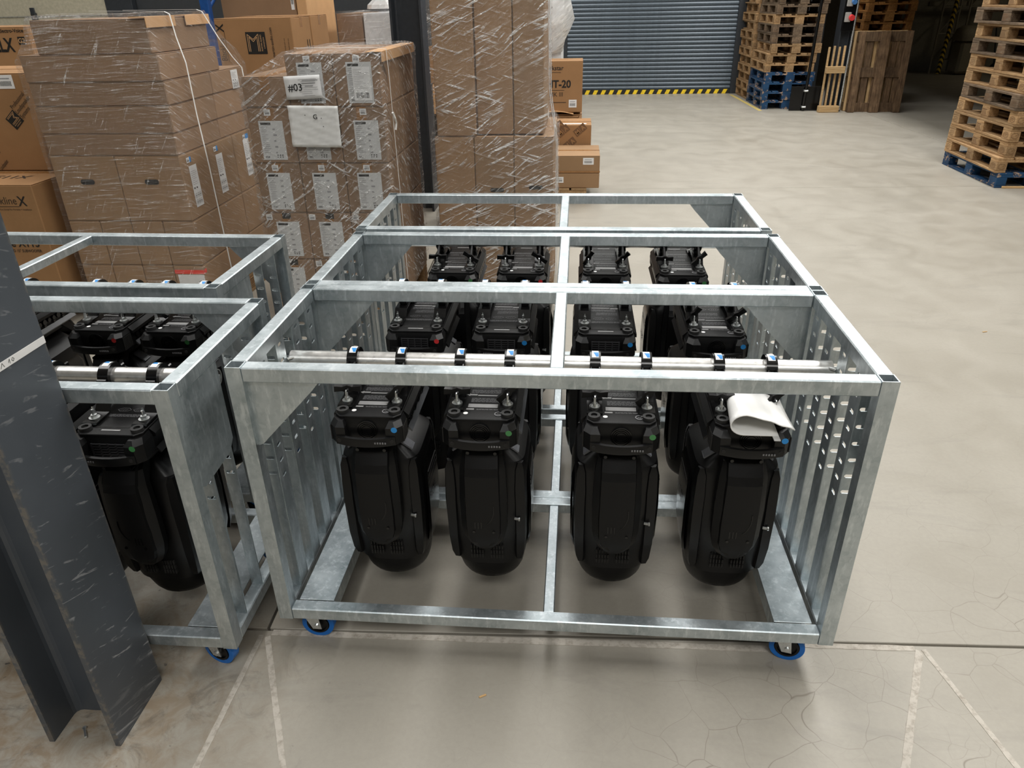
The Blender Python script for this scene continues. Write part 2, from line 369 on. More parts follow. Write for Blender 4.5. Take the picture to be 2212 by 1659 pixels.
def text(parent, s, O, X, Y, size, m, name='lettering', align='LEFT', bold=0, stretch=1.0, n=.0012):
    key = (s, align, bold)
    if key not in TX:
        cu = bpy.data.curves.new('t', 'FONT'); cu.body = s; cu.size = 1; cu.align_x = align; cu.offset = bold; cu.resolution_u = 3
        ob = bpy.data.objects.new('t', cu); col.objects.link(ob); bpy.context.view_layer.update()
        dg = bpy.context.evaluated_depsgraph_get(); me = bpy.data.meshes.new_from_object(ob.evaluated_get(dg))
        TX[key] = ([v.co.copy() for v in me.vertices], [tuple(p.vertices) for p in me.polygons])
        bpy.data.objects.remove(ob); bpy.data.meshes.remove(me); bpy.data.curves.remove(cu)
    vs, fs = TX[key]; O, X, Y = Vector(O), Vector(X), Vector(Y); N = X.cross(Y)*n
    b = MB(); b.add([O+X*(v.x*size*stretch)+Y*(v.y*size)+N for v in vs], fs)
    return b.build(name, m, parent, kind='stuff')
ORD = ['lowest', 'second', 'third', 'fourth', 'fifth', 'sixth', 'seventh', 'eighth', 'ninth', 'tenth', 'eleventh', 'twelfth', 'thirteenth']
def nth(i): return 'lowest' if i == 0 else ORD[i]+' from bottom'

# ------------------------------------------------------------------ the hall
fl = empty('floor'); fl['kind'] = 'structure'
fl.location = (-.09, .075, 0); fl.rotation_euler = (0, 0, R(2.0))
GJ = .0045
for i in range(-3, 4):
    for j in range(-3, 5):
        x0, y0 = 6*i+(2.6 if j < 0 else 0)+GJ, 6*j+GJ
        MB().box(x0, x0+6-2*GJ, y0, y0+6-2*GJ, -.12, 0, .002).build('slab', FLOOR, fl)
MB().box(-18, 24, -18, 30, -.2, -.121).build('joint_bed', HOLE, fl)
def struct(o): o['kind'] = 'structure'; return o
struct(MB().box(-12.2, -12, -13, 19, 0, 7.2).build('wall_left', WALLP))
struct(MB().box(-12, 16, -13.2, -13, 0, 7.2).build('wall_front', WALLP))
struct(MB().box(15.8, 16, -13, 19, 0, 7.2).build('wall_right', WALLP))
# ceiling with open strips over which the skylight sheets lie
def ceiling():
    b = MB(); holes = [(x-sx/2, x+sx/2, y-sy/2, y+sy/2) for x, y, sx, sy, p in SKY]
    xs = sorted({-12, 16}|{h[0] for h in holes}|{h[1] for h in holes}); ys = sorted({-13, 19}|{h[2] for h in holes}|{h[3] for h in holes})
    for a, c in zip(xs, xs[1:]):
        for d, e in zip(ys, ys[1:]):
            mx, my = (a+c)/2, (d+e)/2
            if not any(h[0] < mx < h[1] and h[2] < my < h[3] for h in holes): b.box(a, c, d, e, 7.1, 7.2)
    return struct(b.build('ceiling', CEIL))
ceiling()
# low part of the hall on the right, behind the column row
struct(MB().box(5.32, 15.8, -13, 18.7, 2.95, 3.15).build('ceiling_low', WALLP))
struct(MB().box(5.32, 5.5, -13, 14.6, 3.15, 7.1).build('wall_upper_right', WALLP))
struct(MB().box(5.32, 5.5, -13, 14.6, 2.25, 2.95).build('beam', DARKW))  # downstand out of view, added to keep light out of the low hall
struct(MB().box(5.5, 15.8, 18.7, 18.9, 0, 3.0).build('wall_back_right', WALLP))
struct(MB().box(5.42, 5.56, 14.6, 18.7, 0, 3.0).build('wall_side', DARKW))
# wall that carries the roller door
wb = MB()
wb.box(-1.2, .42, 14.6, 14.75, 0, 3.6); wb.box(4.05, 5.42, 14.6, 14.75, 0, 3.6)
struct(wb.build('wall_back', DARKW))
struct(MB().box(-1.2, 5.42, 14.6, 14.75, 3.6, 7.1).build('wall_back_upper', PANEL))
struct(MB().box(-1.2, -1.05, 8.55, 14.6, 0, 3.0).build('wall_return', DARKW)); struct(MB().box(-1.2, -1.05, 8.55, 14.6, 3.0, 7.1).build('wall_return_upper', PANEL))
struct(MB().box(-12, -1.05, 8.4, 8.55, 0, 3.0).build('wall_back_left', DARKW)); struct(MB().box(-12, -1.05, 8.4, 8.55, 3.0, 7.1).build('wall_back_left_upper', PANEL))  # dark lower wall stands in for the shade among the racks
dr = empty('door_1', (0, 14.45, 0)); struct(dr)
sl = None
for k in range(47):
    z = .085+k*.0745
    if sl is None:
        pr = [(-.012, 0), (-.02, .012), (-.022, .037), (-.012, .060), (.002, .066), (.004, .0735), (.012, .0735), (.012, 0)]
        sl = fixn(MB().prism(pr, 0, .62, 3.86).build('slat', DOORG, dr))
    else:
        o = sl.copy(); col.objects.link(o)
        sl2 = o
    (sl if k == 0 else sl2).location = (0, 0, z)
for x0, x1 in ((.44, .62), (3.86, 4.04)):
    MB().box(x0, x1, -.06, .08, 0, 3.6, .006).build('side_frame', DGREY, dr)
hz = MB().box(.62, 3.86, -.05, .02, .002, .083, .004).build('bottom_bar', INK, dr)
for k in range(20):
    x = .66+k*.16
    y_ = [(x, .002), (x+.075, .002), (x+.115, .083), (x+.04, .083)]
    MB().poly((0, -.052, 0), (1, 0, 0), (0, 0, 1), y_, .0).build('hazard_stripe', YELLOW, hz)
d2 = empty('door_2', (0, 8.3, 0)); struct(d2)
for k in range(5):
    MB().box(-9, -5.05, 0, .05, .02+k*.5-.25*0, .50+k*.5, .006).build('panel', CREAM, d2)
MB().box(-5.05, -4.7, -.02, .08, 0, 2.6, .005).build('door_frame', DGREY, d2)
MB().box(-9, -5.06, -.008, 0, 1.655, 1.664).build('panel_rail', ZINC, d2)
b = MB().box(-6.05, -5.99, -.05, 0, 1.6, 1.7, .006).box(-6.03, -5.97, -.07, -.05, 1.68, 1.76, .005); b.build('latch', DGREY, d2)

# floor markings
def marking(name, a, b_, wd, m, label):
    A, B = Vector(a), Vector(b_); d = (B-A).normalized(); n = Vector((-d.y, d.x)); bld = MB()
    N = 14; L = []; Rr = []
    for i in range(N+1):
        p = A.lerp(B, i/N); j1 = random.uniform(-.06, .06)*wd; j2 = random.uniform(-.06, .06)*wd
        L.append(p+n*(wd/2+j1)); Rr.append(p-n*(wd/2+j2))
    vs = [(p.x, p.y, .0002) for p in L]+[(p.x, p.y, .0002) for p in Rr]+[(p.x, p.y, .0011) for p in L]+[(p.x, p.y, .0011) for p in Rr]
    k = N+1; fs = []
    for i in range(N):
        fs.append((2*k+i, 3*k+i, 3*k+i+1, 2*k+i+1)); fs.append((i, 2*k+i, 2*k+i+1, i+1)); fs.append((k+i, k+i+1, 3*k+i+1, 3*k+i))
    bld.add(vs, fs); o = bld.build(name, m); fixn(o)
    return tag(o, label, 'floor marking')
marking('floor_line', (-.07, .062), (1.46, .098), .024, TAPE, 'long pale floor line along the joint under the front trolley')
marking('floor_line', (-.1, .05), (-.098, -.75), .017, TAPE, 'pale floor line running from joint toward viewer, close to steel column')
marking('floor_line', (-.08, .045), (.235, -.60), .017, TAPE, 'pale slanting floor line, right arm of the forked pair by steel column')
marking('floor_line', (1.912, .12), (1.70, -.32), .02, TAPE, 'worn pale floor line right of trolley, left arm of its fork')
marking('floor_line', (1.925, .125), (2.02, -.32), .016, TAPE, 'worn pale floor line right of trolley, right arm of its fork')
marking('floor_line', (1.5, .118), (1.90, .128), .02, TAPE, 'short broken pale floor line between right caster and right fork')
marking('floor_line', (3.85, 14.2), (3.93, 11.85), .06, YTAPE, 'worn yellow floor line beside the tall pallet stack by roller door')

# ------------------------------------------------------------------ steel columns
def hcol(name, x0, x1, y0, y1, h, tf, tw, label, m):
    o = empty(name, ((x0+x1)/2, (y0+y1)/2, 0), 0); struct(o); o['label'] = label
    hx, hy = (x1-x0)/2, (y1-y0)/2; r = .018
    pts = [(-hx, -hy), (-hx+tf, -hy), (-hx+tf, -tw/2-r)]
    pts += [(-hx+tf+r-r*math.cos(a), -tw/2-r+r*math.sin(a)) for a in (R(30), R(60), R(90))]
    pts += [(hx-tf-r+r*math.cos(a), -tw/2-r+r*math.sin(a)) for a in (R(90), R(60), R(30))]
    pts += [(hx-tf, -tw/2-r), (hx-tf, -hy), (hx, -hy)]
    pts += [(x, -y) for x, y in pts[::-1]]
    rings = [[(x, y, z) for x, y in pts] for z in (0, h)]
    c = MB().loft(rings).build('steel_section', m, o); fixn(c)
    return o
nc = hcol('pillar', -.533, -.330, -.353, -.136, 7.1, .015, .010, 'scuffed dark grey steel column close to the viewer', BEAM)
fc = hcol('pillar', -.735, -.465, 5.2, 5.46, 7.1, .018, .012, 'dark steel column behind the shrink-wrapped pallets', DGREY)
rc = hcol('pillar', 4.98, 5.19, 11.75, 11.99, 7.1, .018, .012, 'dark steel column with sockets beside the leaning pallets', DGREY)
# paper tape with handwriting on the near column
tp = MB(); X_, Y_ = Vector((0, -math.cos(R(3)), -math.sin(R(3)))), Vector((0, 0, 1))
tb = MB(); tb.box(-.3292, -.3284, -.353, -.136, 1.090, 1.1065)
tpo = tb.build('tape_strip', WHITE); tag(tpo, 'strip of white tape with handwriting stuck on near steel column', 'tape')
ts = MB(); O = Vector((-.3284, -.353, 1.092)); X = Vector((0, 1, 0)); Y = Vector((0, 0, 1))
for s in ([(.018, .006), (.022, .010), (.026, .006), (.022, .002), (.018, .006)], [(.030, .010), (.034, .005)], [(.038, .010), (.031, -.001)],
          [(.062, .004), (.067, .012), (.066, .002)], [(.074, .002), (.081, .012), (.085, .002)], [(.098, .005), (.103, .012), (.102, .002)], [(.108, .007), (.112, .011), (.116, .007), (.112, .003), (.108, .007)]):
    MB().stroke(O, X, Y, s, .0011, .0004).build('pen_stroke', INK, tpo, kind='stuff')
# electric sockets on the right column
eb = empty('socket_panel', (5.07, 11.74, 1.1), 0, 'black panel of power sockets with red and blue covers on right column', 'socket panel')
MB().box(-.09, .09, -.04, 0, .10, .85, .008).build('panel', GLOSS, eb)
MB().box(-.06, .06, -.065, -.04, .66, .72, .01).build('breaker_window', plain('grey_abs', lin(160, 162, 160), .4), eb)
for zz, m_, r_ in ((.30, RED, .042), (.52, plain('blue_cover', lin(70, 120, 180), .4), .036)):
    s_ = MB().box(-.075, .02, -.06, -.04, zz-.07, zz+.07, .008).build('socket', plain('white_abs', lin(150, 148, 144), .4), eb)
    MB().cyl((.02, -.06, zz), (.025, -.105, zz-.01), r_, 18).build('socket_lid', m_, s_)
cd = MB().tube([(5.17, 11.72, 0.02), (5.17, 11.72, 3.2)], .018, 10).build('conduit', ZINC); tag(cd, 'grey conduit running up the right steel column', 'conduit')

# ------------------------------------------------------------------ trolleys
TW, TD, TH, ZB, T = 1.6, .592, .966, .13, .04
def sqtube(b, x, y, z0, z1, t=T, wall=.003):
    o = [(x, y), (x+t, y), (x+t, y+t), (x, y+t)]; i_ = [(x+wall, y+wall), (x+t-wall, y+wall), (x+t-wall, y+t-wall), (x+wall, y+t-wall)]
    n = len(b.v); vs = [(a, c, z0) for a, c in o]+[(a, c, z1) for a, c in o]+[(a, c, z1) for a, c in i_]+[(a, c, z1-.12) for a, c in i_]
    fs = [(0, 3, 2, 1), (12, 13, 14, 15)]
    for k in range(4):
        j = (k+1) % 4; fs += [(k, j, j+4, k+4), (k+4, j+4, j+8, k+8), (k+8, j+8, j+12, k+12)]
    b.add(vs, fs); return b
def slotted(b, O, X, Y, wd, h, slots, t=.003, sl=.026, sw=.011):
    """plate wd by h in frame O,X,Y with oblong slots at heights slots; real holes"""
    O, X, Y = Vector(O), Vector(X), Vector(Y); N = X.cross(Y); cx = wd/2
    K = 16
    def P(a, c, s): return tuple(O+X*a+Y*c+N*(s*t/2))
    def quad(a0, c0, a1, c1):
        for s in (1, -1):
            q = [P(a0, c0, s), P(a1, c0, s), P(a1, c1, s), P(a0, c1, s)]; b.add(q if s > 0 else q[::-1], [(0, 1, 2, 3)])
    cuts = []; hh = .018
    prev = 0
    for c in slots:
        quad(0, prev, wd, c-hh); prev = c+hh
        hole = []; rect = []
        for i in range(K):
            a = 2*math.pi*i/K+math.pi/K
            ux, uy = math.cos(a), math.sin(a)
            hx = math.copysign(sl/2-sw/2, ux)+ux*sw/2; hy = uy*sw/2
            hole.append((cx+hx, c+hy))
            m_ = max(abs(ux)/(wd/2), abs(uy)/hh); rect.append((cx+ux/m_, c+uy/m_))
        for s in (1, -1):
            base = len(b.v)
            b.v += [P(u, v_, s) for u, v_ in hole]+[P(u, v_, s) for u, v_ in rect]
            for i in range(K):
                j = (i+1) % K; f = (base+i, base+K+i, base+K+j, base+j); b.f.append(f if s > 0 else f[::-1])
            for (cxx, cyy) in ((0, c-hh), (wd, c-hh), (wd, c+hh), (0, c+hh)):
                best = sorted(range(K), key=lambda i: (rect[i][0]-cxx)**2+(rect[i][1]-cyy)**2)[:2]
                b.add([P(cxx, cyy, s), P(*rect[best[0]], s), P(*rect[best[1]], s)], [(0, 1, 2)])
        base = len(b.v); b.v += [P(u, v_, 1) for u, v_ in hole]+[P(u, v_, -1) for u, v_ in hole]
        for i in range(K):
            j = (i+1) % K; b.f.append((base+i, base+j, base+K+j, base+K+i))
    quad(0, prev, wd, h)
    for a0, c0, a1, c1 in ((0, 0, wd, 0), (wd, 0, wd, h), (wd, h, 0, h), (0, h, 0, 0)):
        b.add([P(a0, c0, -1), P(a1, c1, -1), P(a1, c1, 1), P(a0, c0, 1)], [(0, 1, 2, 3)])
    return b
SLOTS = [.745-.05*k for k in range(7, -1, -1)]
def slat_mesh(side):
    z0, h = ZB+T, TH-ZB-2*T
    b = MB()
    x = .0375*side
    slotted(b, (x, 0, z0), (0, 1, 0), (0, 0, 1), .060, h, SLOTS)
    slotted(b, (x, 0, z0), (-side, 0, 0), (0, 0, 1), .034, h, [s+.022 for s in SLOTS])
    return b.mesh('slat', GALV)
SL_L, SL_R = slat_mesh(1), slat_mesh(-1)
CASTER = {}
def caster(parent, x, y, rz, k):
    c = empty('caster', (x, y, 0), rz); c.parent = parent
    if not CASTER:
        CASTER['tyre'] = MB().ring((0, 0, .05), (0, 1, 0), .036, .05, .028, 32).mesh('tyre', BLUET)
        CASTER['rim'] = MB().cyl((0, -.012, .05), (0, .012, .05), .0362, 28).ring((0, 0, .05), (0, 1, 0), .028, .034, .034, 28).mesh('rim', BLACK)
        f = MB(); f.box(-.04, .04, -.035, .035, .118, .129, .002).cyl((.02, 0, .108), (.02, 0, .119), .028, 20)
        for s in (-1, 1): f.prism([(-.014, .038), (.014, .038), (.045, .112), (-.004, .112)], 1, s*.022-.002, s*.022+.002)
        f.cyl((0, -.028, .05), (0, .028, .05), .008, 10)
        CASTER['fork'] = f.mesh('fork', ZINC)
    t = put('tyre', CASTER['tyre'], c); put('rim', CASTER['rim'], c); put('fork', CASTER['fork'], c)
    return c
def trolley(loc, rz, label, gus, sw=.2):
    """gus: set of (plane, side, end) sheets: ('x' face plate in the front/back plane) or ('y' side plate)"""
    t = empty('equipment_trolley', loc, rz, label, 'trolley', 'galvanised transport trolleys')
    W, D, H = TW, TD, TH
    for x in (0, W-T):
        for y in (0, D-T): sqtube(MB(), x, y, ZB, H).build('post', GALV, t)
    c = .003
    for y in (0, D-T):
        MB().box(T, W-T, y, y+T, H-T, H, c).build('top_rail', GALV, t); MB().box(T, W-T, y, y+T, ZB, ZB+T, c).build('bottom_rail', GALV, t)
    for x in (0, W-T):
        MB().box(x, x+T, T, D-T, H-T, H, c).build('side_rail', GALV, t); MB().box(x, x+T, T, D-T, ZB, ZB+T, c).build('bottom_side_rail', GALV, t)
    MB().box(W/2-.002, W/2+.033, T, D-T, H-.032, H-.001, c).build('middle_rail', GALV, t); MB().box(W/2-.016, W/2+.017, T, D-T, ZB+.002, ZB+.035, c).build('bottom_middle_rail', GALV, t)
    for i, y in enumerate((.1, .222, .348, .466)):
        o = put('slat', SL_L, t); o.location = (0, y, 0); o = put('slat', SL_R, t); o.location = (W, y, 0)
    for s, x0, x1 in ((0, T+.012, .158), (1, W-.158, W-T-.012)):
        b = MB().box(x0, x1, T+.002, D-T-.002, ZB+T-.004, ZB+T, .001)
        xi = x1-.004 if s == 0 else x0
        b.box(xi, xi+.004, T+.002, D-T-.002, ZB-.01, ZB+T-.004); b.build('shelf_plate', GALV, t)
    for (pl, sd, en) in gus:
        if pl == 'x':
            y = .020 if en == 'f' else D-.020; a = T if sd == 'l' else W-T; q = 1 if sd == 'l' else -1
            poly = [(a, H-T), (a+q*.19, H-T), (a+q*.165, H-T-.03), (a+q*.012, H-T-.19), (a, H-T-.195)]
            MB().prism(poly, 1, y-.0015, y+.0015).build('corner_gusset', GALV, t)
        else:
            x = .003 if sd == 'l' else W-.003; a = T if en == 'f' else D-T; q = 1 if en == 'f' else -1
            poly = [(a, H-T), (a+q*sw, H-T), (a+q*sw, .69), (a+q*(sw-.03), .662), (a+q*.02, .655), (a, .665)]
            MB().prism(poly, 0, x-.0015, x+.0015).build('corner_gusset', GALV, t)
    for x, r_ in ((.085, 172), (W-.095, 168)):
        for y in (.075, D-.075): caster(t, x, y, R(r_+random.uniform(-8, 8)), 0)
    return t
C_Y = [0, .5945, 1.23]
GA = {('x', 'l', 'f'), ('y', 'r', 'f'), ('x', 'l', 'b'), ('x', 'r', 'b')}
trolley((0, 0, 0), 0, 'galvanised steel trolley in front row holding four black moving-head lights, nearest the viewer', GA, .095)
trolley((.001, C_Y[1], 0), 0, 'galvanised steel trolley between the nearest and farthest of right-hand row', {('x', 'l', 'b'), ('x', 'r', 'b'), ('y', 'r', 'f')})
trolley((-.009, C_Y[2], 0), 0, 'galvanised steel trolley farthest in right-hand row, in front of tall wrapped pallet', {('x', 'r', 'b')})
L1 = (-.08, -.124); L2 = (-.270, .548)
A1, A2 = R(.3), R(-.8)
def lpos(c, dx, dy):
    a = A1 if c == L1 else A2
    return (c[0]+dx*math.cos(a)-dy*math.sin(a), c[1]+dx*math.sin(a)+dy*math.cos(a))
p = lpos(L1, -TW, 0); trolley((p[0], p[1], 0), A1, 'galvanised trolley half hidden by near steel column, closer of the left pair', {('y', 'r', 'f'), ('x', 'r', 'b')})
p = lpos(L2, -TW, 0); trolley((p[0], p[1], 0), A2, 'galvanised trolley behind the column-side trolley, in front of tall carton pallet', {('y', 'r', 'f'), ('x', 'r', 'b')})
def pipe(loc, rz, label):
    o = empty('hanging_pipe', loc, rz, label, 'pipe', 'aluminium hanging pipes')
    h = MB().ring((0, 0, 0), (1, 0, 0), .0215, .025, 1.516, 36).build('tube', ALU, o); smooth_by_angle(h)
    for s in (-1, 1): MB().cyl((s*.745, 0, 0), (s*.762, 0, 0), .011, 6).cyl((s*.74, -.012, .012), (s*.76, -.03, .012), .005, 8).build('end_bolt', ZINC, o)
PZ = .842
PY = [.31, .885, 1.485]
for y, lb in zip(PY, ('nearest trolley', 'trolley in middle of right row', 'farthest trolley of right row')): pipe((.8, y, PZ), 0, 'aluminium pipe across %s with black clamps on it' % lb)
p = lpos(L1, -.8, .305); pipe((p[0], p[1], PZ), A1, 'aluminium pipe across trolley beside the near steel column')
p = lpos(L2, -.8, .29); pipe((p[0], p[1], PZ), A2, 'aluminium pipe across the back left trolley with clamps')

# ------------------------------------------------------------------ moving-head lights
def superring(hx, hy, z, e=2.6, n=32, dx=0, dy=0):
    out = []
    for i in range(n):
        a = 2*math.pi*i/n+math.pi/n; ca, sa = math.cos(a), math.sin(a)
        out.append((dx+hx*math.copysign(abs(ca)**(2/e), ca), dy+hy*math.copysign(abs(sa)**(2/e), sa), z))
    return out
ZF = .12
LEV = {}
def make_light():
    t = empty('moving_head_light', (0, 0, ZF))
    G = lambda z: z-ZF
    TINY = {'fine_print', 'white_print', 'handle_screw', 'handle_mark', 'fan_guard', 'vent_grid', 'corner_vent', 'connector_panel', 'cover_detail', 'head_vent', 'panel_groove', 'shoulder_grille', 'plate_slot', 'embossed_mark', 'lettering', 'sticker_mark'}
    def bld(b, name, m, par=t, sm=0, **kw):
        if name in TINY: kw['kind'] = 'stuff'
        b.v = [(x, y, z-ZF) for x, y, z in b.v]; o = b.build(name, m, par, **kw)
        if sm: fixn(o); smooth_by_angle(o, sm)
        return o
    # base
    b = MB(); oc = lambda hx, hy, c, z: [(-hx+c, -hy, z), (hx-c, -hy, z), (hx, -hy+c, z), (hx, hy-c, z), (hx-c, hy, z), (-hx+c, hy, z), (-hx, hy-c, z), (-hx, -hy+c, z)]
    b.loft([oc(.082, .165, .02, .668), oc(.093, .183, .02, .684), oc(.097, .186, .02, .734), oc(.091, .180, .02, .755)])
    base = bld(b, 'base', BLACK, sm=20)
    b = MB(); b.loft([oc(.092, .181, .018, .7555), oc(.092, .181, .018, .760), oc(.0905, .1795, .018, .7615)])
    plate = bld(b, 'base_plate', BLACKM, sm=20)
    Zt = .7618
    for x in (-.072, .072):
        for y in (-.155, .155):
            f = MB().ring((x, y, Zt+.004), (0, 0, 1), .009, .0165, .009, 20).cyl((x, y, Zt), (x, y, Zt+.003), .008, 10); bld(f, 'rubber_foot', RUBBER, plate, 40)
    pr = MB(); O = (0, 0, Zt); X, Y = (1, 0, 0), (0, 1, 0); n = .0004
    pr.rect(O, X, Y, -.040, -.118, .042, -.098, n); pr.rect(O, X, Y, -.043, -.131, -.022, -.124, n); pr.rect(O, X, Y, -.02, -.052, .045, -.046, n)
    pr.poly(O, X, Y, [(-.052, -.046), (-.042, -.054), (-.042, -.05), (-.022, -.05), (-.022, -.042), (-.042, -.042), (-.042, -.038)], n)
    bld(pr, 'white_print', LGREY, plate)
    g = MB()
    for y0, y1, x0, x1 in ((-.088, -.064, -.035, .045), (-.036, -.016, -.04, .045), (-.006, .016, -.045, .03), (-.131, -.124, -.015, .045), (.075, .086, -.05, .05)):
        yy = y0
        while yy < y1:
            xx = x0
            while xx < x1:
                wdt = random.uniform(.004, .016); g.rect(O, X, Y, xx, yy, min(xx+wdt, x1), yy+.0016, n); xx += wdt+.002
            yy += .0036
    for cx in (-.022, .022):
        pts = [(cx+.016*math.cos(a)*1.2, .05+.010*math.sin(a)) for a in [2*math.pi*i/6 for i in range(7)]]; g.stroke(O, X, Y, pts, .0012, n)
        for a in (0, 1, 2): g.stroke(O, X, Y, [(cx-.008+a*.007, .045), (cx-.004+a*.007, .056)], .001, n)
    bld(g, 'fine_print', MGREY, plate)
    k = MB(); k.disc(O, X, Y, -.042, -.150, .0065, n); bld(k, 'round_label', WHITE, plate)
    k = MB().ring((.048, -.152, Zt+.0008), (0, 0, 1), .0085, .0115, .0014, 20); k.stroke(O, X, Y, [(.043, -.155), (.046, -.149), (.05, -.155), (.053, -.149)], .0014, n); bld(k, 'embossed_mark', MGREY, plate)
    k = MB().rect(O, X, Y, -.026, .155, .026, .161, n); bld(k, 'serial_label', LGREY, plate)
    k = MB(); k.rect(O, X, Y, -.052, .140, -.006, .1445, n); k.rect(O, X, Y, .006, .140, .052, .1445, n); bld(k, 'plate_slot', HOLE, plate)
    # end bumpers with handles
    for s in (-1, 1):
        b = MB()
        for q in (-1, 1):
            b = MB()
            ring = lambda z, xo, yo, xi: [(xi*q, s*.178, z), (xi*q, s*yo, z), ((xo-.018)*q, s*yo, z), (xo*q, s*(yo-.02), z), (xo*q, s*.14, z), ((xo-.02)*q, s*.14, z)]
            b.loft([ring(.682, .092, .198, .054), ring(.690, .099, .208, .055), ring(.740, .100, .208, .056), ring(.753, .093, .194, .063)])
            bld(b, 'bumper', BLACK, sm=25)
        b = MB(); pts = []
        for i in range(9):
            u = -1+2*i/8; pts.append((u*.082, s*(.2105+.011*(1-u*u)), .704-.004*(1-u*u)))
        rings = [[(x, y-s*.008, z-.012), (x, y, z-.013), (x, y+s*.002, z), (x, y, z+.012), (x, y-s*.008, z+.013)] for x, y, z in pts]
        b.loft(rings); hd = bld(b, 'handle', BLACK, sm=40)
        k = MB()
        for x in (-.072, .072): k.cyl((x, s*.2130, .704), (x, s*.2160, .704), .0055, 12)
        bld(k, 'handle_screw', HOLE, hd)
        k = MB()
        for i in range(5): k.box(.026+i*.007, .030+i*.007, s*.2215-.0008, s*.2215+.0008, .699, .704)
        bld(k, 'handle_mark', MGREY, hd)
    b = MB()
    for r_ in (.016, .021, .026): b.ring((0, -.187, .722), (0, 1, 0), r_, r_+.0025, .005, 28)
    b.cyl((0, -.186, .722), (0, -.190, .722), .014, 20); bld(b, 'fan_guard', GLOSS, base, 40)
    b = MB()
    for i in range(6): b.box(-.045, .045, .185, .189, .694+i*.008, .6965+i*.008)
    for i in range(5): b.box(-.047+i*.0225, -.043+i*.0225, .185, .189, .692, .737)
    bld(b, 'vent_grid', plain('vent_bar', lin(50, 50, 52), .4), base)
    # side covers: sloping shoulder and connector panel on +x, plain on -x
    for q in (-1, 1):
        b = MB(); poly = [(.092*q, .7555), (.106*q, .742), (.106*q, .732), (.096*q, .732), (.0915*q, .75)]
        b.prism(poly, 1, -.135, .135); bld(b, 'side_shoulder', BLACK, sm=20)
        b = MB(); poly = [(.097*q, .688), (.107*q, .680), (.109*q, .684), (.098*q, .698)]; b.prism(poly, 1, -.12, .135); bld(b, 'side_lip', plain('grey_edge', lin(70, 72, 75), .35) if q > 0 and 'grey_edge' not in bpy.data.materials else (bpy.data.materials['grey_edge'] if q > 0 else BLACK))
        b = MB()
        for i in range(8): b.box(.1005*q-.0012, .1005*q+.0012, -.19+i*.0062, -.187+i*.0062, .692, .737)
        bld(b, 'corner_vent', HOLE)
    b = MB()
    for i in range(9):
        y = -.105+i*.026; b.cyl((.096, y, .718), (.103, y, .718), .008 if i % 3 else .010, 12)
        if i % 2: b.box(.097, .101, y-.006, y+.006, .700, .707)
    bld(b, 'connector_panel', GLOSS, base, 40)
    # brackets, wing bolts, clamps
    for x in (-.07, .07):
        b = MB(); prof = [(-.142, Zt+.001), (-.138, Zt+.005), (-.078, Zt+.005), (-.055, .790), (.055, .790), (.078, Zt+.005), (.138, Zt+.005), (.142, Zt+.001)]
        b.loft([[(x-.021, y, z-.0), (x+.021, y, z), (x+.021, y, z+.004), (x-.021, y, z+.004)] for y, z in prof]); br = bld(b, 'clamp_bracket', GLOSS)
        for s in (-1, 1):
            b = MB(); y = s*.112; z = Zt+.009
            b.cyl((x, y, z), (x, y, z+.003), .0145, 20).cyl((x, y, z+.003), (x, y, z+.011), .0085, 6).cyl((x, y, z+.011), (x, y, z+.026), .0035, 8)
            b.prism([(y-.012, z+.006), (y-.004, z+.005), (y-.001, z+.034), (y-.006, z+.032)], 0, x-.0014, x+.0014)
            bld(b, 'wing_bolt', ZINC, br, 35)
        cl = MB(); cl.ring((x, 0, PZ), (1, 0, 0), .0258, .0385, .030, 32)
        cl.box(x-.013, x+.013, -.024, .024, .794, .820, .003); cl.box(x-.013, x-.007, -.056, -.028, .826, .858, .004).box(x+.007, x+.013, -.056, -.028, .826, .858, .004).cyl((x-.006, -.040, .842), (x+.006, -.040, .842), .008, 12); cl.cyl((x-.013, .040, .842), (x+.013, .040, .842), .009, 12)
        co = bld(cl, 'clamp', GLOSS, sm=35)
        LEV[x > 0] = []
        for a in ((math.pi-.12, 1.25, 2.2) if x < 0 else (math.pi+.95, -.75, 1.05)):
            lv = MB(); lv.cyl((x, -.044, .838), (x, -.084, .806), .006, 10).cyl((x, -.080, .806), (x, -.108, .797), .0065, 10)
            d = Vector((math.cos(a), -.2, math.sin(a)*.6)).normalized(); c0 = Vector((x, -.096, .802))
            lv.loft([[tuple(c0+d*u+Vector((0, h*.0075, 0))+Vector((-d.z, 0, d.x))*(v_*wv)) for h, v_ in ((-1, -1), (1, -1), (1, 1), (-1, 1))] for u, wv in ((-.036, .009), (-.014, .007), (0, .012), (.014, .007), (.036, .009))])
            lv.v = [(p, q, r-ZF) for p, q, r in lv.v]; LEV[x > 0].append(lv.mesh('clamp_lever', BLACK))
        put('clamp_lever', LEV[x > 0][0], co)
        st = MB(); N = 5; vs = []; fs = []
        for i in range(N):
            a = R(70+i*13); yy, zz = -.0390*math.cos(math.pi-a) if 0 else .0390*math.cos(a), .0390*math.sin(a)
            vs += [(x-.0095, yy, PZ+zz), (x+.0095, yy, PZ+zz)]
        for i in range(N-1): fs.append((2*i, 2*i+1, 2*i+3, 2*i+2))
        st.add(vs, fs); so = bld(st, 'clamp_sticker', WHITE, co)
        s2 = MB(); vs = []; fs = []
        for i in range(3):
            a = R(92+i*13); vs += [(x-.006+.004*i, .0393*math.cos(a), PZ+.0393*math.sin(a)), (x+.009, .0393*math.cos(a), PZ+.0393*math.sin(a))]
        s2.add(vs, [(0, 1, 3, 2), (2, 3, 5, 4)]); bld(s2, 'sticker_mark', BLUE, co)
    # yoke
    b = MB(); b.box(-.048, .048, -.13, .13, .628, .669, .01)
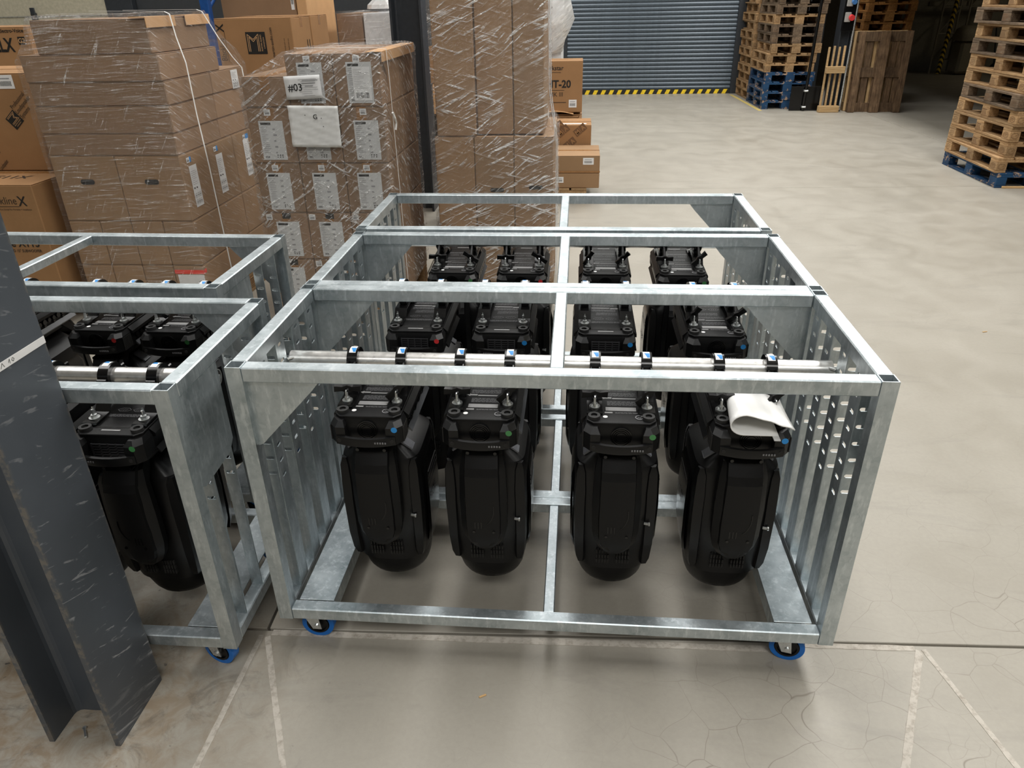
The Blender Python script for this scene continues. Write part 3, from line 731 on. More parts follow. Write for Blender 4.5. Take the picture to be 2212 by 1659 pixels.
    for s in (-1, 1):
        rr = lambda z, yo, yi, hw, c: [(-hw, s*yi, z), (-hw, s*(yo-c), z), (-hw+c, s*yo, z), (hw-c, s*yo, z), (hw, s*(yo-c), z), (hw, s*yi, z)]
        b.loft([rr(.667, .135, .10, .050, .012), rr(.640, .172, .12, .056, .014), rr(.600, .190, .155, .064, .016), rr(.50, .195, .155, .068, .018), rr(.40, .192, .155, .066, .016), rr(.360, .189, .155, .058, .014), rr(.332, .184, .155, .042, .012), rr(.316, .178, .155, .016, .004)])
    yk = bld(b, 'yoke', BLACK, sm=24)
    for s in (-1, 1):
        b = MB()
        rr = lambda z, yo, hw: [(-hw, s*(yo-.010), z), (-hw+.003, s*yo, z), (-hw*.5, s*(yo+.004), z), (hw*.5, s*(yo+.004), z), (hw-.003, s*yo, z), (hw, s*(yo-.010), z)]
        b.loft([rr(.664, .146, .046), rr(.645, .176, .048), rr(.612, .1935, .049), rr(.595, .1985, .049), rr(.588, .2015, .0495), rr(.45, .202, .051), rr(.385, .2005, .049), rr(.356, .197, .040), rr(.340, .192, .024)])
        cv = bld(b, 'arm_cover', BLACKM, yk, 11)
        b = MB()
        for x in (-.038, .038): b.cyl((x, s*.165, .652), (x, s*.180, .652), .005, 10)
        for x in (-.027, .030): b.cyl((x, s*.199, .400), (x, s*.2065, .400), .0042, 10)
        for i in range(3): b.box(-.024+i*.009, -.0215+i*.009, s*.2055-.001, s*.2055+.001, .412, .435)
        pts = [(.000+.032*math.cos(a), .480+.055*math.sin(a)) for a in [R(-70+i*14) for i in range(7)]]
        for (x0, z0), (x1, z1) in zip(pts, pts[1:]): b.loft([[(x0-.001, s*.204, z0), (x0+.001, s*.204, z0), (x0+.001, s*.2066, z0), (x0-.001, s*.2066, z0)], [(x1-.001, s*.204, z1), (x1+.001, s*.204, z1), (x1+.001, s*.2066, z1), (x1-.001, s*.2066, z1)]])
        bld(b, 'cover_detail', GLOSS, yk)
    # head
    b = MB(); sec = [(.638, .042, .085, 5), (.635, .052, .100, 6), (.588, .114, .124, 6), (.568, .1195, .129, 6), (.520, .121, .133, 5), (.45, .1225, .136, 4.5), (.33, .121, .136, 4), (.225, .112, .128, 3.4), (.215, .111, .127, 3.2)]
    b.loft([superring(hx, hy, z, e, 40) for z, hx, hy, e in sec]); hd = bld(b, 'head', BLACK, sm=24)
    b = MB(); sec = [(.2148, .107, .121, 3.0), (.19, .106, .117, 2.6), (.155, .101, .108, 2.3), (.138, .095, .100, 2.1), (.131, .088, .090, 2), (.145, .08, .082, 2)]
    b.loft([superring(hx, hy, z, e) for z, hx, hy, e in sec]); bld(b, 'lens_ring', BLACKM, hd, 28)
    b = MB(); b.disc((0, 0, .1465), (1, 0, 0), (0, -1, 0), 0, 0, .080, .001, 28); bld(b, 'front_lens', GLOSS, hd)
    for q in (-1, 1):
        for s in (-1, 1):                        # vertical ribs at the head corners
            b = MB(); rr = lambda z, x, y, a: [((x-a)*q, (y+.007)*s, z), ((x+.003)*q, (y+.005)*s, z), ((x+.007)*q, (y-a)*s, z), ((x-.014)*q, (y-a)*s, z), ((x-a-.012)*q, (y-.012)*s, z)]
            b.loft([rr(.586, .104, .116, .008), rr(.565, .110, .123, .020), rr(.50, .112, .126, .024), rr(.44, .113, .127, .024), rr(.32, .111, .126, .022), rr(.26, .106, .121, .018), rr(.232, .099, .113, .010)])
            bld(b, 'head_rib', BLACK, hd, 24)
        b = MB(); rr = lambda z, x, y: [(x*q-.006*q, -y, z), (x*q, -y+.012, z), (x*q, y-.012, z), (x*q-.006*q, y, z)]
        b.loft([rr(.548, .120, .070), rr(.52, .127, .080), rr(.42, .130, .085), rr(.30, .128, .080), rr(.24, .119, .06)]); sp = bld(b, 'side_panel', GLOSS, hd, 20)
        b = MB()
        for i in range(4): b.box(.1275*q-.001, .1275*q+.002, -.06, .06, .50-i*.016, .503-i*.016)
        bld(b, 'panel_groove', HOLE, sp)
        text(sp, 'ROBE', (.1308*q, .06*q*-1 if q > 0 else .06, .40-ZF), (0, q, 0), (0, 0, 1), .034, MGREY, 'lettering', 'LEFT', .01)
        b = MB()                                  # shoulder grilles, blades lying in the sloping face
        for i in range(13):
            u = .06+.050*i; x0 = .054+.060*u; z0 = .6345-.0465*u
            c0 = Vector((x0*q, 0, z0)); n_ = Vector((.61*q, 0, .79)); e_ = Vector((.79*q, 0, -.61))*.0016
            b.loft([[tuple(c0+Vector((0, y, 0))-n_*.002-e_), tuple(c0+Vector((0, y, 0))-n_*.002+e_), tuple(c0+Vector((0, y, 0))+n_*.003+e_), tuple(c0+Vector((0, y, 0))+n_*.003-e_)] for y in (-.095, -.060)])
        bld(b, 'shoulder_grille', plain('grille_grey', lin(120, 122, 128), .35) if 'grille_grey' not in bpy.data.materials else bpy.data.materials['grille_grey'], hd)
    for s in (-1, 1):
        b = MB()
        for x0 in (-.050, .010):
            for i in range(5):
                for j in range(3): b.box(x0+i*.0085, x0+i*.0085+.0045, s*.1345-.006, s*.1345+.003, .248+j*.017, .2615+j*.017)
        bld(b, 'head_vent', HOLE, hd)
    for x in (.085,):
        b = MB().cyl((x, -.138, .40), (x+.012, -.141, .40), .004, 8).cyl((x+.012, -.141, .40), (x+.016, -.141, .40), .006, 8); bld(b, 'head_latch', ZINC, hd)
    return t
proto = make_light(); cache = tree_cache(proto); first = True
STK = {'blue': BLUE, 'green': GREEN, 'red': RED}
sticker_me = {c: None for c in STK}
def light(x, y, rz, flip, sticker, label):
    global first
    t = proto if first else copy_tree(proto, None, cache); first = False
    t.location = (x, y, ZF); t.rotation_euler = (0, 0, rz+(math.pi if flip else 0))
    tag(t, label, 'stage light', 'black moving-head stage lights')
    if y > .5:
        for cl in kids(t):
            if cl.name.startswith('clamp') and not cl.name.startswith('clamp_b'):
                for lv in kids(cl):
                    if lv.name.startswith('clamp_lever'): lv.data = random.choice(LEV[lv.data in LEV[True]])
    if sticker:
        if sticker_me[sticker, flip] if (sticker, flip) in sticker_me else None: me = sticker_me[sticker, flip]
        else:
            s = 1 if flip else -1
            me = MB().disc((0, s*.2085, .737-ZF), (-s, 0, 0), (0, 0, 1), .080, 0, .0085, .0006, 20).mesh('colour_sticker', STK[sticker]); sticker_me[sticker, flip] = me
        put('colour_sticker', me, t)
rowA = [(.300, 0, 'blue', 'leftmost'), (.609, 0, 'green', 'second from left'), (.986, 0, 'green', 'third from left'), (1.322, 0, 'blue', 'rightmost')]
rowB = [(.315, 1, 'red', 'leftmost'), (.612, 1, 'blue', 'second from left'), (.962, 1, 'blue', 'third from left'), (1.327, 0, 'blue', 'rightmost')]
rowC = [(.350, 0, 'green', 'leftmost'), (.637, 0, 'red', 'second from left'), (.980, 0, None, 'third from left'), (1.290, 0, 'green', 'rightmost')]
for row, y, where in ((rowA, PY[0], 'nearest trolley'), (rowB, PY[1], 'middle right-hand trolley'), (rowC, PY[2], 'farthest right-hand trolley')):
    for x, fl_, st, pos in row:
        light(x, y, 0, fl_, st, 'black stage light%s, %s of four on the %s' % (' (%s dot)' % st if st else '', pos, where))
for i, (dx, st) in enumerate(((-.282, 'green'), (-.59, 'blue'), (-.96, 'green'), (-1.3, 'blue'))):
    p = lpos(L1, dx, .305); light(p[0], p[1], A1, 1, st, 'black stage light, %s from right on trolley beside near steel column' % ['first', 'second', 'third', 'fourth'][i])
for i, (dx, st) in enumerate(((-.27, 'green'), (-.535, 'red'), (-.945, 'blue'), (-1.25, 'green'))):
    p = lpos(L2, dx, .29); light(p[0], p[1], A2, 0, st, 'black stage light, %s from right on back left trolley' % ['first', 'second', 'third', 'fourth', 'fifth'][i])
# folded vinyl pouch lying on the rightmost front light
def pouch():
    b = MB(); N = 16; rings = []
    for j in range(N+1):
        v = j/N; y = -.225+.40*v
        rad = .024*(1-v)**1.1+.006; zb = .7665; prof = []
        x0 = -.040+.008*v
        for u in range(7): prof.append((x0+.085*(1-u/6), zb+.0))
        for a in range(1, 12): th = math.pi*a/12; prof.append((x0-rad*1.25*math.sin(th), zb+rad*(1-math.cos(th))))
        for u in range(13):
            e = u/12; prof.append((x0+.116*e, zb+2*rad-.004*math.sin(e*3.0)-rad*.9*e*e+.0025*math.sin(u*1.3+j*.5)*e))
        rings.append([(x+.004*v, y-.02*(i > 18)*((i-18)/12)*(1-v), z) for i, (x, z) in enumerate(prof)])
    n = len(rings[0]); vs = [p for r in rings for p in r]; fs = [(j*n+i, j*n+i+1, (j+1)*n+i+1, (j+1)*n+i) for j in range(N) for i in range(n-1)]
    b.add(vs, fs); o = b.build('vinyl_pouch', PVC, None, True); o.location = (1.330, PY[0]-.01, 0)
    md = o.modifiers.new('thick', 'SOLIDIFY'); md.thickness = .0028
    tag(o, 'folded white vinyl pouch lying on the rightmost front light', 'pouch')
    MB().box(.030, .046, -.245, -.15, .7650, .7672).build('pouch_edge_strip', LABEL, o)
    return o
pouch()

# ------------------------------------------------------------------ cartons and prints
def carton(name, x0, x1, y0, y1, z0, z1, m, label, tape=True, group=None, seam='x', par=None, cat='carton'):
    g = .0015
    cx, cy = (x0+x1)/2, (y0+y1)/2; hx, hy, h = (x1-x0)/2-g, (y1-y0)/2-g, z1-z0-g
    o = empty(name, (cx, cy, z0), 0, label, cat, group)
    bd = MB().box(-hx, hx, -hy, hy, 0, h-.003, .005).build('body', m, o)
    if seam == 'x':                             # two top flaps that meet along x
        MB().box(-hx+.001, hx-.001, -hy+.001, -.0012, h-.003, h, .001).build('flap', m, o); MB().box(-hx+.001, hx-.001, .0012, hy-.001, h-.003, h, .001).build('flap', m, o)
        if tape: MB().box(-hx-.0006, hx+.0006, -.026, .026, h-.0005, h+.0006).box(hx, hx+.0008, -.026, .026, h-.07, h).box(-hx-.0008, -hx, -.026, .026, h-.07, h).build('packing_tape', TAPEC, o)
    else:
        MB().box(-hx+.001, -.0012, -hy+.001, hy-.001, h-.003, h, .001).build('flap', m, o); MB().box(.0012, hx-.001, -hy+.001, hy-.001, h-.003, h, .001).build('flap', m, o)
        if tape: MB().box(-.026, .026, -hy-.0006, hy+.0006, h-.0005, h+.0006).box(-.026, .026, -hy-.0008, -hy, h-.07, h).build('packing_tape', TAPEC, o)
    o['hx'], o['hy'], o['h'] = hx, hy, h
    return o
def F(o): return Vector((-o['hx'], -o['hy']-.0005, 0)), Vector((1, 0, 0)), Vector((0, 0, 1))     # front face frame, lower left
def S(o): return Vector((o['hx']+.0005, -o['hy'], 0)), Vector((0, 1, 0)), Vector((0, 0, 1))       # right face frame, lower front
def lab(o, fr, x, y, wd, h, rich=1, m=None, rot=0, rows=14, name='paper_label', off=0):
    O, X, Y = fr
    if rot: c, s = math.cos(rot), math.sin(rot); X2 = X*c+Y*s; Y2 = Y*c-X*s
    else: X2, Y2 = X, Y
    P = O+X*x+Y*y+X.cross(Y)*off
    l = MB().rect(P, X2, Y2, 0, 0, wd, h, .0012).build(name, m or LABEL, o)
    d = MB(); g = MB(); n = .0018
    if rich == 1:                                 # data sheet: black title bar, text lines, symbols, barcode
        d.rect(P, X2, Y2, wd*.07, h*.90, wd*.50, h*.96, n); 
        for i in range(rows):
            yy = h*(.84-.70*i/rows); g.rect(P, X2, Y2, wd*.07, yy, wd*random.uniform(.2, .42), yy+h*.012, n)
            if i % 3 == 1: g.rect(P, X2, Y2, wd*.55, yy-h*.02, wd*random.uniform(.62, .72), yy+h*.02, n)
        for i in range(7): d.rect(P, X2, Y2, wd*(.09+.025*i), h*.05, wd*(.102+.025*i), h*.10, n)
        for i in range(3): d.rect(P, X2, Y2, wd*(.58+.1*i), h*.06, wd*(.63+.1*i), h*.085, n); d.rect(P, X2, Y2, wd*(.58+.1*i), h*.11, wd*(.64+.1*i), h*.135, n)
    elif rich == 2:                               # hazard-symbol label
        for i in range(8): g.rect(P, X2, Y2, wd*.12, h*(.86-.045*i), wd*random.uniform(.5, .85), h*(.868-.045*i), n)
        for r_ in range(2):
            for c_ in range(3):
                cx, cy = wd*(.22+.28*c_), h*(.12+.16*r_); rr = wd*.12
                d.stroke(P, X2, Y2, [(cx+rr*math.cos(a), cy+rr*1.2*math.sin(a)) for a in [2*math.pi*i/12 for i in range(13)]], .0016, n); d.rect(P, X2, Y2, cx-rr*.3, cy-rr*.5, cx+rr*.3, cy+rr*.4, n)
        d.rect(P, X2, Y2, wd*.12, h*.44, wd*.3, h*.48, n); d.rect(P, X2, Y2, wd*.45, h*.44, wd*.62, h*.475, n)
    elif rich == 3:                               # small barcode
        for i in range(9): d.rect(P, X2, Y2, wd*(.15+.08*i), h*.2, wd*(.19+.08*i), h*.55, n)
        g.rect(P, X2, Y2, wd*.15, h*.7, wd*.8, h*.78, n)
    elif rich == 4:                               # shipping label
        for i in range(12): g.rect(P, X2, Y2, wd*.06, h*(.92-.05*i), wd*random.uniform(.35, .9), h*(.928-.05*i), n)
        for i in range(18): d.rect(P, X2, Y2, wd*(.14+.04*i), h*.08, wd*(.14+.04*i+random.choice((.012, .02, .026))), h*.24, n)
    if d.f: d.build('print', INK, l, kind='stuff')
    if g.f: g.build('fine_print', INKG, l, kind='stuff')
    return l
def hole(o, fr, x, y, wd=.075, h=.026):
    O, X, Y = fr; pts = []
    for i in range(16):
        a = 2*math.pi*i/16+math.pi/16; pts.append((x+math.copysign(wd/2-h/2, math.cos(a))+math.cos(a)*h/2, y+math.sin(a)*h/2))
    return MB().poly(O, X, Y, pts, .0012).build('hand_hole', HOLE, o)
def mlogo(o, fr, x, y, s, rot=0):
    """black square with a double-lined M and two lines of type"""
    O, X, Y = fr; c, sn = math.cos(rot), math.sin(rot); X2 = X*c+Y*sn; Y2 = Y*c-X*sn; P = O+X*x+Y*y
    q = MB().rect(P, X2, Y2, 0, 0, s, s, .0010).build('logo_square', INK, o)
    m = MB()
    for d in (0, .075): m.stroke(P, X2, Y2, [(s*(.08+d), s*.12), (s*(.08+d), s*(.90-d*1.6)), (s*.36, s*(.66-d*1.3)), (s*(.64-d), s*(.90-d*1.6)), (s*(.64-d), s*.12)], s*.028, .0016)
    m.build('logo_letter', CARD_L, q, kind='stuff')
    text(q, 'MARTIN AUDIO', P+X2*(s*.79)+Y2*(s*.5), Y2, -X2, s*.105, CARD_L, 'logo_type', 'CENTER', .01, 1, .0016); text(q, 'LONDON', P+X2*(s*.92)+Y2*(s*.5), Y2, -X2, s*.09, CARD_L, 'logo_type', 'CENTER', .01, 1.3, .0016)
def film(name, rings, m, label, amp=.004, close=True):
    """shrink film shell: rings = list of (x0,x1,y0,y1,z); subdivided and slightly rumpled"""
    b = MB(); NX = 10; out = []
    for (x0, x1, y0, y1, z) in rings:
        r = []
        for i in range(NX): r.append((x0+(x1-x0)*i/NX, y0))
        for i in range(NX): r.append((x1, y0+(y1-y0)*i/NX))
        for i in range(NX): r.append((x1-(x1-x0)*i/NX, y1))
        for i in range(NX): r.append((x0, y1-(y1-y0)*i/NX))
        cx, cy = (x0+x1)/2, (y0+y1)/2
        out.append([(x+math.copysign(1, x-cx)*random.uniform(0, amp), y+math.copysign(1, y-cy)*random.uniform(0, amp), z+random.uniform(-amp, amp)) for x, y in r])
    b.loft(out, False)
    if close:
        o = len(b.v)-4*NX; b.f.append(tuple(o+i for i in range(4*NX)))
    ob = b.build(name, m, None, True)
    return tag(ob, label, 'stretch film')
def rings(x0, x1, y0, y1, zs, g=.008): return [(x0-g, x1+g, y0-g, y1+g, z) for z in zs]
PAL = {}
def pallet_parts(m, key):
    if key in PAL: return PAL[key]
    P = []
    Lh, Wd = .6, .4
    for y in (-.3275, 0, .3275):                # runners along x (long side)
        w_ = .05 if y else .0725
        P.append(('runner', MB().box(-Lh, Lh, y-w_-(.0225 if y < 0 else -.0225 if y > 0 else 0), y+w_-(.0225 if y < 0 else -.0225 if y > 0 else 0), 0, .022, .003)))
    for x in (-.5275, 0, .5275):
        for y in (-.35, 0, .35):
            w_ = .05 if y else .0725; P.append(('block', MB().box(x-.0725, x+.0725, y-w_, y+w_, .022, .100, .004)))
        P.append(('stringer', MB().box(x-.0725, x+.0725, -Wd, Wd, .100, .122, .003)))
    for y, w_ in ((-.3275, .0725), (-.1875, .05), (0, .0725), (.1875, .05), (.3275, .0725)):
        P.append(('deck_board', MB().box(-Lh, Lh, y-w_, y+w_, .122, .144, .003)))
    PAL[key] = [(n, b.mesh(n, m)) for n, b in P]
    if key in ('raw', 'warm', 'grey'):
        b = MB(); el = lambda cx, cz, rx, rz, n=14: [(cx+rx*math.cos(2*math.pi*i/n), cz+rz*math.sin(2*math.pi*i/n)) for i in range(n+1)]
        for s in (-1, 1):
            fr = ((0, s*.4005, 0), (-s, 0, 0), (0, 0, 1))
            for cx in (-.5275, .5275):
                b.stroke(*fr, el(cx, .061, .044, .026), .004, .0006)
                for k in (-1, 0, 1): b.stroke(*fr, [(cx+k*.018-.005, .05), (cx+k*.018-.005, .072), (cx+k*.018+.006, .07)], .004, .0006)
            for k in range(5): b.rect(*fr, -.05, .04+k*.011, -.05+random.uniform(.04, .1), .045+k*.011, .0006)
            b.stroke(*fr, [(-.06, .032), (.06, .032), (.06, .092), (-.06, .092), (-.06, .032)], .003, .0006)
            fr = ((s*.6005, 0, 0), (0, s, 0), (0, 0, 1))
            for cy in (-.35, .35): b.stroke(*fr, el(cy, .061, .034, .025), .004, .0006)
        PAL[key].append(('brand_stamp', b.mesh('brand_stamp', INKBR)))
    return PAL[key]
PM = {'blue': BLUEW, 'raw': WOOD, 'grey': WOOD_G, 'dark': WOOD_B, 'new': WOOD_N, 'warm': WOOD_O}
def pallet(loc, rz, key, label, group=None, tilt=None):
    o = empty('pallet', loc, rz, label, 'pallet', group)
    if tilt: o.rotation_euler = tilt
    for n, me in pallet_parts(PM[key], key):
        c = put(n, me, o)
        if n == 'brand_stamp': c['kind'] = 'stuff'
    return o
def strap(pts, side, label, wd=.012):
    o = MB().ribbon(pts, side, wd, .0012).build('strap', STRAP); return tag(o, label, 'strap')

# ---- P1: tall pallet of plain cartons at left
X0, X1, Yf, Yb = -2.135, -1.365, 2.5, 3.55
pallet((-1.75, 3.1, 0), R(90), 'raw', 'wooden pallet under tall strapped carton load at left')
Z1 = [.144, .372, .641, 1.012]
NR = {0: 'lowest row', 1: 'second row'}
dx = (X1-X0)/4
for r_ in (0, 1):
    for c_ in range(4):
        for d_ in range(3):
            if c_ < 3 and d_ > 0: continue
            y0 = Yf+d_*.35
            nm = ['left', 'second from left', 'third from left', 'right corner'][c_]
            o = carton('carton', X0+c_*dx, X0+(c_+1)*dx, y0, y0+.35, Z1[r_], Z1[r_+1], CARD, ('plain small carton, %s, %s of strapped left load' % (NR[r_], nm)) if d_ == 0 else 'plain small carton, %s, %s along right side of strapped left load' % (NR[r_], ['', 'middle', 'rear'][d_]), tape=False)
            if r_ == 0 and c_ == 3 and d_ == 0:
                MB().rect(*F(o), .005, .175, .19, .20, .001).build('red_tape', REDTAPE, o); O, X, Y = S(o); MB().rect(O, X, Y, 0, .178, .03, .203, .001).build('red_tape', REDTAPE, o)
                lab(o, F(o), .02, .02, .165, .15, 0, WHITE)
for c_ in range(2):
    for d_ in range(3):
        if c_ == 0 and d_ > 0: continue
        y0 = Yf+d_*.35; xa = X0+c_*.385
        o = carton('carton', xa, xa+.385, y0, y0+.35, Z1[2], Z1[3], CARD, ('large carton with hand hole, %s front of strapped left load' % ['left', 'right'][c_]) if d_ == 0 else 'large carton with white label, %s on right side of strapped left load' % ['', 'middle', 'rear'][d_], tape=False)
        if d_ == 0: hole(o, F(o), .19, .225, .085, .03)
        if c_ == 1:
            lab(o, S(o), .08 if d_ < 2 else .15, .06 if d_ < 2 else .08, .09, .235, 2, WHITE); k = lab(o, S(o), .07 if d_ < 2 else .16, .315, .035, .028, 3, WHITE)
            MB().rect(*S(o), .105 if d_ < 2 else .2, .315, .125 if d_ < 2 else .245, .345, .001).build('blue_label', BLUE, o)
ZF4 = [1.012, 1.130, 1.274, 1.398, 1.532]
for i in range(4):
    for d_ in range(2 if i < 3 else 1):
        xl = X0+[.006, .0, .004, .0][i]
        o = carton('carton', xl, X1+[0, .004, .008, .004][i], Yf+[0, 0, .005, 0][i]+d_*.55, (Yf+.55+d_*.5) if i < 3 else Yf+.71, ZF4[i], ZF4[i+1], CARD_D, ('wide flat carton, %s of four flat layers, %s half of strapped left load' % (['lowest', 'second', 'third'][i], ['front', 'rear'][d_])) if i < 3 else 'wide flat carton just under the topmost carton of strapped left load', tape=False)
        if i == 2 and d_ == 1: lab(o, S(o), .28, -.0, .10, .11, 2, WHITE)
o = carton('carton', X0+.11, X1-.02, Yf+.005, Yf+.69, 1.532, 1.700, CARD_D, 'topmost carton of strapped left load', tape=False)
ep = MB(); ep.box(X1-.10, X1-.010, Yf-.012, Yf+.30, 1.7035, 1.7065).box(X1-.013, X1-.010, Yf-.012, Yf+.30, 1.655, 1.7035); tag(ep.build('edge_protector', CARD_L), 'cardboard edge protector on front top corner of strapped left load', 'edge protector')
ep = MB(); ep.box(X1-.10, X1-.010, Yf+.42, Yf+.72, 1.7035, 1.7065).box(X1-.013, X1-.010, Yf+.42, Yf+.72, 1.655, 1.7035); tag(ep.build('edge_protector', CARD_L), 'cardboard edge protector on rear top corner of strapped left load', 'edge protector')
g = .014
rg = [(X0-g, X1+g, Yf-g, Yb+.02, z) for z in (.16, .26, .36, .46, .56, .66, .76, .86, .96, 1.03, 1.12, 1.2, 1.28, 1.36, 1.42)]+[(X0-g, X1+.022, Yf-g, Yb-.10, 1.50), (X0+.03, X1+.012, Yf-g+.001, Yf+.84, 1.56), (X0+.075, X1+.004, Yf-.010, Yf+.76, 1.62), (X0+.092, X1-.004, Yf-.008, Yf+.71, 1.69), (X0+.11, X1-.016, Yf+.004, Yf+.68, 1.724)]
film('stretch_film', rg, FILM_A, 'clear stretch film round the tall strapped load at left')
strap([(X0+.2, Yf+.42, 1.735), (X1-.2, Yf+.30, 1.73), (X1-.02, Yf+.22, 1.727), (X1+.006, Yf+.22, 1.715), (X1+.012, Yf+.23, 1.6), (X1+.032, Yf+.24, 1.47), (X1+.028, Yf+.25, 1.2), (X1+.034, Yf+.26, .9), (X1+.034, Yf+.27, .5), (X1+.034, Yf+.28, .15)], (0, 1, 0), 'white strap down near part of the right side of left load')
strap([(X0+.3, Yf+.60, 1.735), (X1-.02, Yf+.60, 1.732), (X1+.006, Yf+.61, 1.72), (X1+.024, Yf+.72, 1.58), (X1+.03, Yf+.86, 1.46), (X1+.030, Yf+.97, 1.39), (X1+.030, Yf+.99, 1.2), (X1+.030, Yf+.99, .15)], (0, 1, 0), 'white strap down rear part of the right side of left load')

# ---- P2: pallet of labelled cartons
X0, X1, Yf, Yb = -.932, -.172, 2.5, 3.32
pallet((-.555, 2.91, 0), R(90), 'raw', 'short wooden pallet under the load of cartons with white data labels').scale = (.69, .94, 1)
Z2 = [.144, .418, .694, .970, 1.262, 1.522]
dx = (X1-X0)/3
ROWN = ['lowest row', 'second row from bottom', 'middle row', 'fourth row from bottom', 'top row']
for r_ in range(5):
    for c_ in range(3):
        for d_ in range(2):
            if d_ and c_ < 2 and r_ < 4: continue
            zt = Z2[r_+1] if not (r_ == 4 and c_ == 0) else 1.415
            y0 = Yf+d_*.41
            o = carton('carton', X0+c_*dx, X0+(c_+1)*dx, y0, y0+.41, Z2[r_], zt, CARD_D, 'labelled carton, %s, %s column of pallet with #03 sheet' % (ROWN[r_], ['left', 'middle', 'right'][c_]) if d_ == 0 else 'carton at rear of #03 pallet, %s, %s column' % (ROWN[r_], ['left', 'middle', 'right'][c_]), seam='y')
            if d_ == 0 and not (r_ == 4 and c_ == 0):
                h = zt-Z2[r_]; lx = [.06, .055, .07][c_]+random.uniform(-.008, .008)
                lab(o, F(o), lx, .018, .135, .205 if r_ != 4 else .20, 1)
                lab(o, F(o), lx+.04 if r_ > 1 else .01, h-.042, .036, .032, 3, WHITE)
                if r_ < 2: MB().rect(*F(o), .105, h-.036, .155, h-.002, .001).build('black_tape', INK, o)
            if r_ == 4 and c_ == 2 and d_ == 0:
                lab(o, F(o), .10, .03, .095, .165, 4, WHITE, 0, 14, 'shipping_label', .0012)
                sg = MB(); O, X, Y = S(o)
                for s_ in ([(.05, .17), (.04, .18), (.045, .195), (.06, .19), (.065, .17)], [(.07, .20), (.075, .155)], [(.085, .195), (.08, .16), (.10, .185), (.10, .15)], [(.11, .175), (.115, .13), (.10, .12)], [(.125, .16), (.13, .10), (.12, .085)]): sg.stroke(O, X, Y, s_, .004, .0012)
                sg.build('marker_scribble', INK, o)
GF = .012
def sheet(name, x0, x1, z0, z1, y, m, label, tilt=0, sub=8, amp=.0):
    N = sub; b = MB(); vs = []
    cx, cz = (x0+x1)/2, (z0+z1)/2
    for j in range(N+1):
        for i in range(N+1):
            x = x0+(x1-x0)*i/N-cx; z = z0+(z1-z0)*j/N-cz; xr = x*math.cos(tilt)-z*math.sin(tilt); zr = x*math.sin(tilt)+z*math.cos(tilt)
            vs.append((xr, -amp*abs(math.sin(i*1.7+j*.8)*math.sin(j*2.1-i*.5))*random.uniform(.6, 1.2), zr))
    b.add(vs, [(j*(N+1)+i, j*(N+1)+i+1, (j+1)*(N+1)+i+1, (j+1)*(N+1)+i) for j in range(N) for i in range(N)])
    o = b.build(name, m, None, True); o.location = (cx, y, cz); md = o.modifiers.new('thick', 'SOLIDIFY'); md.thickness = .001
    return tag(o, label, 'paper sheet')
s3 = sheet('paper_sheet', -.684, -.49, 1.305, 1.420, Yf-GF-.014, WHITE, 'white paper sheet marked #03 on wrapped carton pallet', R(2), 6, .002)
X, Y = Vector((math.cos(R(2)), 0, math.sin(R(2)))), Vector((-math.sin(R(2)), 0, math.cos(R(2))))
text(s3, '#03', Vector((-.080, -.0032, -.018)), X, Y, .050, INK, 'lettering', 'LEFT', .008)
gp = MB()
for i in range(9): gp.rect(Vector((0, -.0034, 0)), X, Y, -.02+.01*(i % 3), .038-.010*i, random.uniform(.04, .085), .0395-.010*i, 0)
for i, (a, c_) in enumerate(((0., .085), (-.005, .07), (.012, .055))): gp.rect(Vector((0, -.0034, 0)), X, Y, a, .032-.014*i, c_, .0355-.014*i, 0)
gp.build('fine_print', INKG, s3, kind='stuff')
s4 = sheet('document_pouch', -.687, -.415, 1.060, 1.272, Yf-GF-.016, PVC, 'crumpled white document pouch with a letter G on wrapped cartons', R(-1), 14, .007); s4['category'] = 'pouch'
text(s4, 'G', Vector((.012, -.011, .040)), (1, 0, 0), (0, 0, 1), .034, INK, 'lettering', 'CENTER', .012)
dots = MB()
for a, c_ in ((-.045, .058), (.003, .044), (.042, .042), (.048, 0.0)): dots.rect((a, -.011, c_), (1, 0, 0), (0, 0, 1), 0, 0, .005, .004, 0)
dots.build('ink_speck', INK, s4, kind='stuff')
ep = MB(); ep.box(X1-.07, X1+.014, Yf-.005, Yb, 1.5245, 1.5275).box(X1+.011, X1+.014, Yf-.005, Yb, 1.478, 1.5245); tag(ep.build('edge_protector', CARD_L), 'cardboard edge protector along top right edge of #03 pallet', 'edge protector')
rg = rings(X0, X1, Yf, Yb, (.16, .25, .34, .42, .5, .6, .7, .78, .86, .95, 1.03, 1.12, 1.2, 1.27, 1.34), GF)+[(X0-.01, X1+.016, Yf-GF, Yb+.012, 1.41), (X0+.10, X1+.017, Yf-GF, Yb+.012, 1.45), (X0+.225, X1+.017, Yf-GF, Yb+.012, 1.515), (X0+.25, X1+.008, Yf+.01, Yb-.01, 1.536)]
film('stretch_film', rg, FILM_B, 'glinting stretch film round the #03 carton pallet')
strap([(X0+.28, Yf+.10, 1.545), (X1-.03, Yf+.07, 1.542), (X1+.022, Yf+.07, 1.535), (X1+.024, Yf+.08, 1.4), (X1+.020, Yf+.10, 1.2), (X1+.020, Yf+.115, .8), (X1+.020, Yf+.12, .15)], (0, 1, 0), 'white strap down right side of the #03 carton pallet', .009)
tg = MB().tube([(X1+.024, Yf+.085, 1.22), (X1+.03, Yf+.10, 1.19), (X1+.028, Yf+.13, 1.16), (X1+.024, Yf+.12, 1.125)], .006, 8); tag(tg.build('film_knot', STRAP), 'knotted tail of film on strap of #03 pallet', 'film knot')

